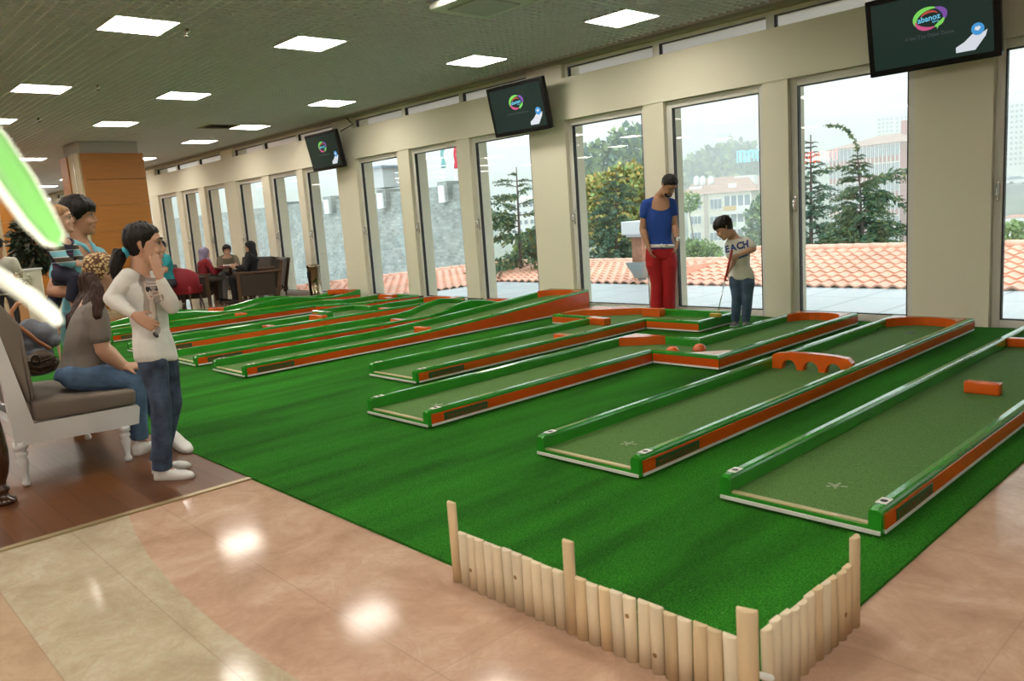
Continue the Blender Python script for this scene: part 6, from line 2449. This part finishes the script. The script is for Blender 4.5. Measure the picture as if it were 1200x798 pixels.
gb_ = thing('cloth_bag', 'slouchy grey-blue cloth bag with tan straps on the settee behind the brown handbag', 'bag', (go.x, go.y, .47))
gm = MB()
Mr = Matrix((Vg.r, Vg.u, V((0, 0, 1)))).transposed()
for px, py, rx, rz in ((36, 388, .075, .085), (52, 390, .08, .075), (62, 398, .05, .05), (30, 402, .07, .06), (42, 415, .11, .06), (45, 430, .12, .06)):
    gm.ell(ggp(px, py, 0), (rx, .065, rz), 18, 12, Mr)
wpart(blob(gm, .009, 4, 'cloth_bag'), 'body', cloth_g, gb_)
tan_m = mat('tan_leather', (0.42, 0.17, 0.07), 0.5)
sm = MB()
sm.tube([ggp(30, 353, -.02), ggp(20, 356, -.06), ggp(13, 366, -.08), ggp(16, 378, -.10), ggp(30, 388, -.11), ggp(44, 400, -.11), ggp(58, 408, -.10)], .013, 8, round_ends=True)
wpart(sm, 'strap', tan_m, gb_)
sm = MB()
sm.tube([ggp(30, 353, -.02), ggp(45, 360, -.05), ggp(58, 376, -.07), ggp(70, 384, -.06)], .010, 8, round_ends=True)
wpart(sm, 'strap', tan_m, gb_)

# ================================================================ steel bin by the windows
bn = onz(366.5, 349, 0)
bi = thing('bin', 'tall polished steel ashtray bin standing by the window pillar', 'bin', (-14.45, 8.03, 0))
bmz = mat('brown_steel', (0.30, 0.25, 0.17), 0.2, 1.0)
MB().lathe([(.001, 0), (.14, 0), (.14, .02), (.125, .025), (.125, .60), (.14, .605), (.14, .66), (.12, .665), (.11, .63), (.001, .62)], 0, 0, 0.0, 24).build('cylinder', bmz, bi)
MB().box(-.05, .05, -.132, -.122, .40, .52).build('opening', gasket_m, bi)

# ================================================================ cafe furniture
red_f = mat('crimson_upholstery', (0.26, 0.010, 0.022), 0.6)
dwood = mat('dark_walnut', (0.075, 0.034, 0.016), 0.4)
ubrown = mat('dark_brown_upholstery', (0.030, 0.018, 0.012), 0.6)
rc = thing('armchair', 'crimson tub armchair on slim wooden legs, behind the girl', 'armchair', (-15.72, 5.93, 0), rz=R(215))
rc.scale = (.80, .80, 1.0)
sh_ = MB()
for k_ in range(2):
    pass
outer, inner_ = [], []
for i in range(15):
    a = R(-20 + 220 * i / 14)
    outer.append((.33 * math.cos(a), .33 * math.sin(a)))
    inner_.append((.26 * math.cos(a), .26 * math.sin(a)))
ringz = []
for i in range(15):
    t = i / 14
    hgt = .66 + .16 * math.sin(math.pi * t)
    (xo, yo), (xi, yi) = outer[i], inner_[i]
    ringz.append([V((xo, yo, .30)), V((xi, yi, .30)), V((xi, yi, hgt - .02)), V(((xi + xo) / 2, (yi + yo) / 2, hgt)), V((xo, yo, hgt - .02))])
MB().loft(ringz).build('tub_back', red_f, rc)
MB().bbox(-.27, .27, -.30, .25, .30, .45, .03).build('seat', red_f, rc)
for sx, sy in ((-1, -1), (1, -1), (1, 1), (-1, 1)):
    MB().tube([(.20 * sx, .20 * sy, .32), (.26 * sx, .26 * sy, 0.0)], [.024, .016], 10).build('leg', dwood, rc)


def settee(label, x, y, rz, w_=1.25):
    t = thing('wooden_settee', label, 'settee', (x, y, 0), 'brown cafe settees', rz=rz)
    # seat faces local -y
    MB().bbox(-w_ / 2 + .06, w_ / 2 - .06, -.32, .30, .26, .44, .025).build('seat_cushion', ubrown, t)
    Mb = Matrix.Translation((0, .30, .40)) @ Matrix.Rotation(R(-13), 4, 'X')
    MB().bbox(-w_ / 2 + .06, w_ / 2 - .06, -.02, .10, -.10, .46, .025, M=Mb).build('back_cushion', ubrown, t)
    MB().box(-w_ / 2 + .05, w_ / 2 - .05, -.30, .32, .16, .26).build('seat_frame', dwood, t)
    for s in (-1, 1):
        xx = s * (w_ / 2 - .03)
        MB().bbox(xx - .03, xx + .03, -.38, -.31, 0, .60, .005).build('front_post', dwood, t)
        Mp = Matrix.Translation((xx, .34, 0)) @ Matrix.Rotation(R(-12), 4, 'X')
        MB().bbox(-.03, .03, -.035, .035, .012, .84, .005, M=Mp).build('rear_post', dwood, t)
        MB().bbox(xx - .035, xx + .035, -.42, .50, .60, .64, .006).build('arm_rest', dwood, t)
        MB().box(xx - .015, xx + .015, -.32, .34, .18, .58).build('side_panel', ubrown, t)
    return t


settee('brown wooden settee under the woman in the violet headscarf', -16.45, 6.38, R(150))
settee('brown wooden settee under the woman in black, its slanted back to the steel bin', -15.25, 7.28, R(-34))
settee('brown wooden settee along the windows under the grey-brown dressed woman', -17.1, 7.72, R(0), 1.6)
tb = thing('cafe_table', 'small dark cafe table between the brown settees', 'table', (-16.0, 6.98, 0))
MB().bbox(-.30, .30, -.30, .30, .70, .735, .008).build('table_top', dwood, tb)
MB().lathe([(.001, 0), (.24, 0), (.24, .015), (.05, .035), (.032, .06), (.032, .69), (.12, .70), (.001, .701)], n=20).build('pedestal', dwood, tb)
tr2 = thing('tray', 'red tray with white food papers on the dark cafe table', 'tray', (-15.95, 6.95, .735))
MB().lathe([(.001, 0), (.20, 0), (.235, .02), (.23, .024), (.195, .008), (.001, .008)], n=4).build('tray_body', red_f, tr2)
MB().bbox(-.12, .10, -.09, .09, .008, .035, .008).build('paper', stick_m, tr2)
# leaflets standing on the floor by the settee
for i, px in enumerate((307, 318, 332)):
    p = onz(px, 351 - i, 0)
    sg = thing('floor_card', 'white card on the floor at the foot of the right brown settee, %s' % ['left', 'middle', 'right'][i], 'card', (p.x, p.y, 0), 'white cards on the floor', rz=R(60))
    MB().bbox(-.05, .05, -.004, .004, 0, .14, .002, M=Matrix.Rotation(R(12), 4, 'X')).build('front_leaf', stick_m, sg)
    MB().bbox(-.05, .05, .0, .008, 0, .135, .002, M=Matrix.Translation((0, .06, 0)) @ Matrix.Rotation(R(-12), 4, 'X').inverted()).build('rear_leaf', stick_m, sg)

# planter with a small tree at the far left
pp = View(-15.0, 3.86)
pl = thing('potted_tree', 'dark leafy potted tree in a white planter at the far left', 'potted tree', (-15.0, 3.86, 0))
pc = pp.p(38, 350)
q_ = thing('flower_planter', 'cream panel planter beside the potted tree at the far left', 'planter', (-14.0, 3.75, 0))
V2 = View(-14.0, 3.75)
a, b_ = V2.p(26, 318), V2.p(47, 318)
f_ = frame(V2.r, V2.u, V((0, 0, 1)), V((a.x, a.y, 0)))
wpart(MB().bbox(0, (b_ - a).length, 0, .35, 0, a.z, .01, M=f_), 'panel', cream_m, q_)
wpart(MB().bbox(-.02, (b_ - a).length + .02, -.02, .37, a.z, a.z + .03, .008, M=f_), 'rim', white_l, q_)
fl2 = MB()
rg = random.Random(4)
for i in range(60):
    c = f_ @ V((rg.uniform(-.08, .10), rg.uniform(0, .3), a.z - .08 + rg.uniform(-.12, .10)))
    fl2.ell(c - V2.u * .1, (.025, .025, .022), 8, 6)
wpart(fl2, 'flowers', mat('white_blossom', (0.6, 0.58, 0.45), 0.7), q_)
wpart(MB().lathe([(.001, 0), (.20, 0), (.26, .5), (.24, .5), (.22, .46), (.001, .45)], -15.0, 3.86, 0, 20), 'pot', white_l, pl)
wpart(MB().tube([(-15, 3.86, .4), (-14.98, 3.87, 1.0), (-15.02, 3.85, 1.55)], [.03, .025, .015], 8), 'trunk', dwood, pl)
fo = MB()
cc = pp.p(40, 288)
for i in range(1500):
    v = rnd_dir(rg)
    c = cc + V((v.x * .34, v.y * .34, v.z * .52)) * rg.uniform(.3, 1.0)
    leaf_quad(fo, c, (v + V((0, 0, -.5)) + rnd_dir(rg) * .5).normalized(), rnd_dir(rg), rg.uniform(.08, .14), .028, rg.choice((0, 0, 1)))
wpart(fo, 'foliage', [mat('ficus_leaves', (0.018, 0.035, 0.014), 0.4), mat('ficus_brownish', (0.06, 0.045, 0.02), 0.5)], pl)

# ================================================================ variegated plant close to the camera
leaf_g = mat('leaf_bright_green', (0.16, 0.42, 0.10), 0.4)
leaf_w = mat('leaf_white_margin', (0.70, 0.72, 0.58), 0.4)
hp = thing('houseplant', 'blurred green and white variegated plant leaves close up at the left edge', 'plant', (-0.94, 0.02, 0))


def strap_leaf(pts, w_, nrm, margins=(.88, 1.25), name='leaf', plain=False):
    """long leaf along pts with a green middle and pale margins; w_ = half widths"""
    pts = [V(p) for p in pts]
    gm_, wm_ = MB(), MB()
    L_ = []
    for i, p in enumerate(pts):
        d = (pts[min(i + 1, len(pts) - 1)] - pts[max(i - 1, 0)]).normalized()
        s = d.cross(V(nrm)).normalized()
        n_ = s.cross(d).normalized()
        L_.append((p, s, n_, w_[i]))
    def strip(mb, f0, f1):
        for sg in (1,):
            g = []
            for p, s, n_, w in L_:
                def q(f, o):
                    return p + s * w * f - n_ * (abs(f) ** 2 * w * .25) + n_ * o
                g.append([q(f0, .0008), q((f0 + f1) / 2, .0008), q(f1, .0008), q(f1, -.0008), q((f0 + f1) / 2, -.0008), q(f0, -.0008)])
            mb.loft(g)
    if plain:
        strip(wm_, -1, 1)
        return wpart(wm_, name, leaf_w, hp)
    strip(gm_, -margins[0], margins[1] * .45)
    o = wpart(gm_, name, leaf_g, hp)
    strip(wm_, margins[1] * .45, 1.0)
    strip(wm_, -1.0, -margins[0])
    wpart(wm_, 'pale_margin', leaf_w, o)
    return o


def nr(px, py, d):
    return CAM + ray(px, py) * d


face_n = (CAM - nr(30, 230, .6)).normalized()
strap_leaf([nr(-150, 40, .74), nr(-90, 70, .70), nr(-50, 118, .67), nr(-14, 168, .64), nr(16, 212, .62), nr(42, 252, .60), nr(62, 279, .59), nr(69, 287, .585)], [.005, .010, .014, .0155, .0150, .0125, .0085, .002], face_n)
strap_leaf([nr(-150, 230, .74), nr(-80, 268, .70), nr(-30, 305, .66), nr(5, 329, .62), nr(35, 349, .60), nr(60, 369, .585), nr(69, 379, .58)], [.003, .005, .0062, .0066, .0062, .0058, .003], face_n, plain=True)
wpart(MB().lathe([(.001, 0), (.11, 0), (.15, .62), (.16, .64), (.14, .64), (.13, .60), (.001, .59)], -.94, .02, 0, 24), 'pot', white_l, hp)
wpart(MB().tube([(-.94, .02, .58), (-.95, .03, 1.0), nr(-150, 230, .74)], [.02, .016, .008], 10).tube([(-.95, .03, 1.0), nr(-150, 40, .74)], [.016, .008], 10), 'stem', leaf_g, hp)

# ================================================================ neon signs on the rear wall (seen as reflections in the panes)
def neon(label, name, pxs, py, Yp, colr, k_, h):
    P0, P1 = ony(pxs[0], py, YG), ony(pxs[1], py, YG)
    d0, d1 = ray(pxs[0], py), ray(pxs[1], py)
    A_ = P0 + V((d0.x, -d0.y, d0.z)) * ((YG - Yp) / d0.y)
    B_ = P1 + V((d1.x, -d1.y, d1.z)) * ((YG - Yp) / d1.y)
    zc = min(CEIL - h / 2 - .1, (A_.z + B_.z) / 2)
    t = thing('neon_sign', label, 'sign', ((A_.x + B_.x) / 2, Yp, zc))
    x0_, x1_ = sorted((A_.x, B_.x))
    wpart(MB().box(x0_ - .1, x1_ + .1, Yp - .05, Yp, zc - h / 2 - .08, zc + h / 2 + .08), 'backboard', gasket_m, t)
    tu = MB()
    rg = random.Random(5)
    n = int((x1_ - x0_) / .16)
    for i in range(n):
        xa = x0_ + .16 * i + .02
        tu.tube([(xa, Yp + .03, zc - h / 2), (xa, Yp + .03, zc + h / 2 * rg.uniform(.6, 1)), (xa + .1, Yp + .03, zc + h / 2 * rg.uniform(.5, 1)), (xa + .1, Yp + .03, zc - h / 2 * rg.uniform(.2, 1))], .022, 6)
    wpart(tu, 'tubes', mat(name, tuple(c * .5 for c in colr), .4, emit=(colr, k_)), t)
    return t


neon('red neon sign on the rear wall', 'red_neon', (944, 988), 183, -8.93, (1.0, .10, .06), 15, .36)
neon('cyan neon sign on the rear wall', 'cyan_neon', (864, 900), 182, -8.93, (.05, .75, 1.0), 15, .42)
# ================================================================ light
w = bpy.data.worlds.new('overcast_sky')
sc.world = w
w.use_nodes = True
nt = w.node_tree
bg = nt.nodes['Background']
tc = nt.nodes.new('ShaderNodeTexCoord')
n = nt.nodes.new('ShaderNodeTexNoise')
n.inputs['Scale'].default_value = 3
n.inputs['Detail'].default_value = 4
nt.links.new(tc.outputs['Generated'], n.inputs['Vector'])
r = nt.nodes.new('ShaderNodeValToRGB')
r.color_ramp.elements[0].position = 0.3
r.color_ramp.elements[0].color = (0.80, 0.88, 0.93, 1)
r.color_ramp.elements[1].position = 0.7
r.color_ramp.elements[1].color = (0.93, 0.97, 1.0, 1)
nt.links.new(n.outputs['Fac'], r.inputs['Fac'])
nt.links.new(r.outputs['Color'], bg.inputs['Color'])
bg.inputs['Strength'].default_value = 3.2
# camera flash
fl = bpy.data.lights.new('camera_flash', 'SPOT')
fl.energy = 48
fl.color = (1.0, 0.98, 0.95)
fl.shadow_soft_size = 0.03
fl.spot_size = R(100)
fl.spot_blend = 0.5
fo = bpy.data.objects.new('camera_flash', fl)
C.objects.link(fo)
mm = m.copy()
mm.translation = CAM + cu * 0.12 - fw * 0.03
fo.matrix_world = mm
sc.view_settings.view_transform = 'Standard'
sc.view_settings.look = 'None'
sc.view_settings.exposure = 0.0
sc.view_settings.gamma = 1.0
sc.view_settings.use_curve_mapping = False
sc.cycles.use_denoising = True
sc.cycles.max_bounces = 8
sc.cycles.diffuse_bounces = 4
sc.cycles.volume_bounces = 4
sc.cycles.transparent_max_bounces = 16
sc.cycles.sample_clamp_indirect = 6.0
sc.cycles.caustics_reflective = False
sc.cycles.caustics_refractive = False
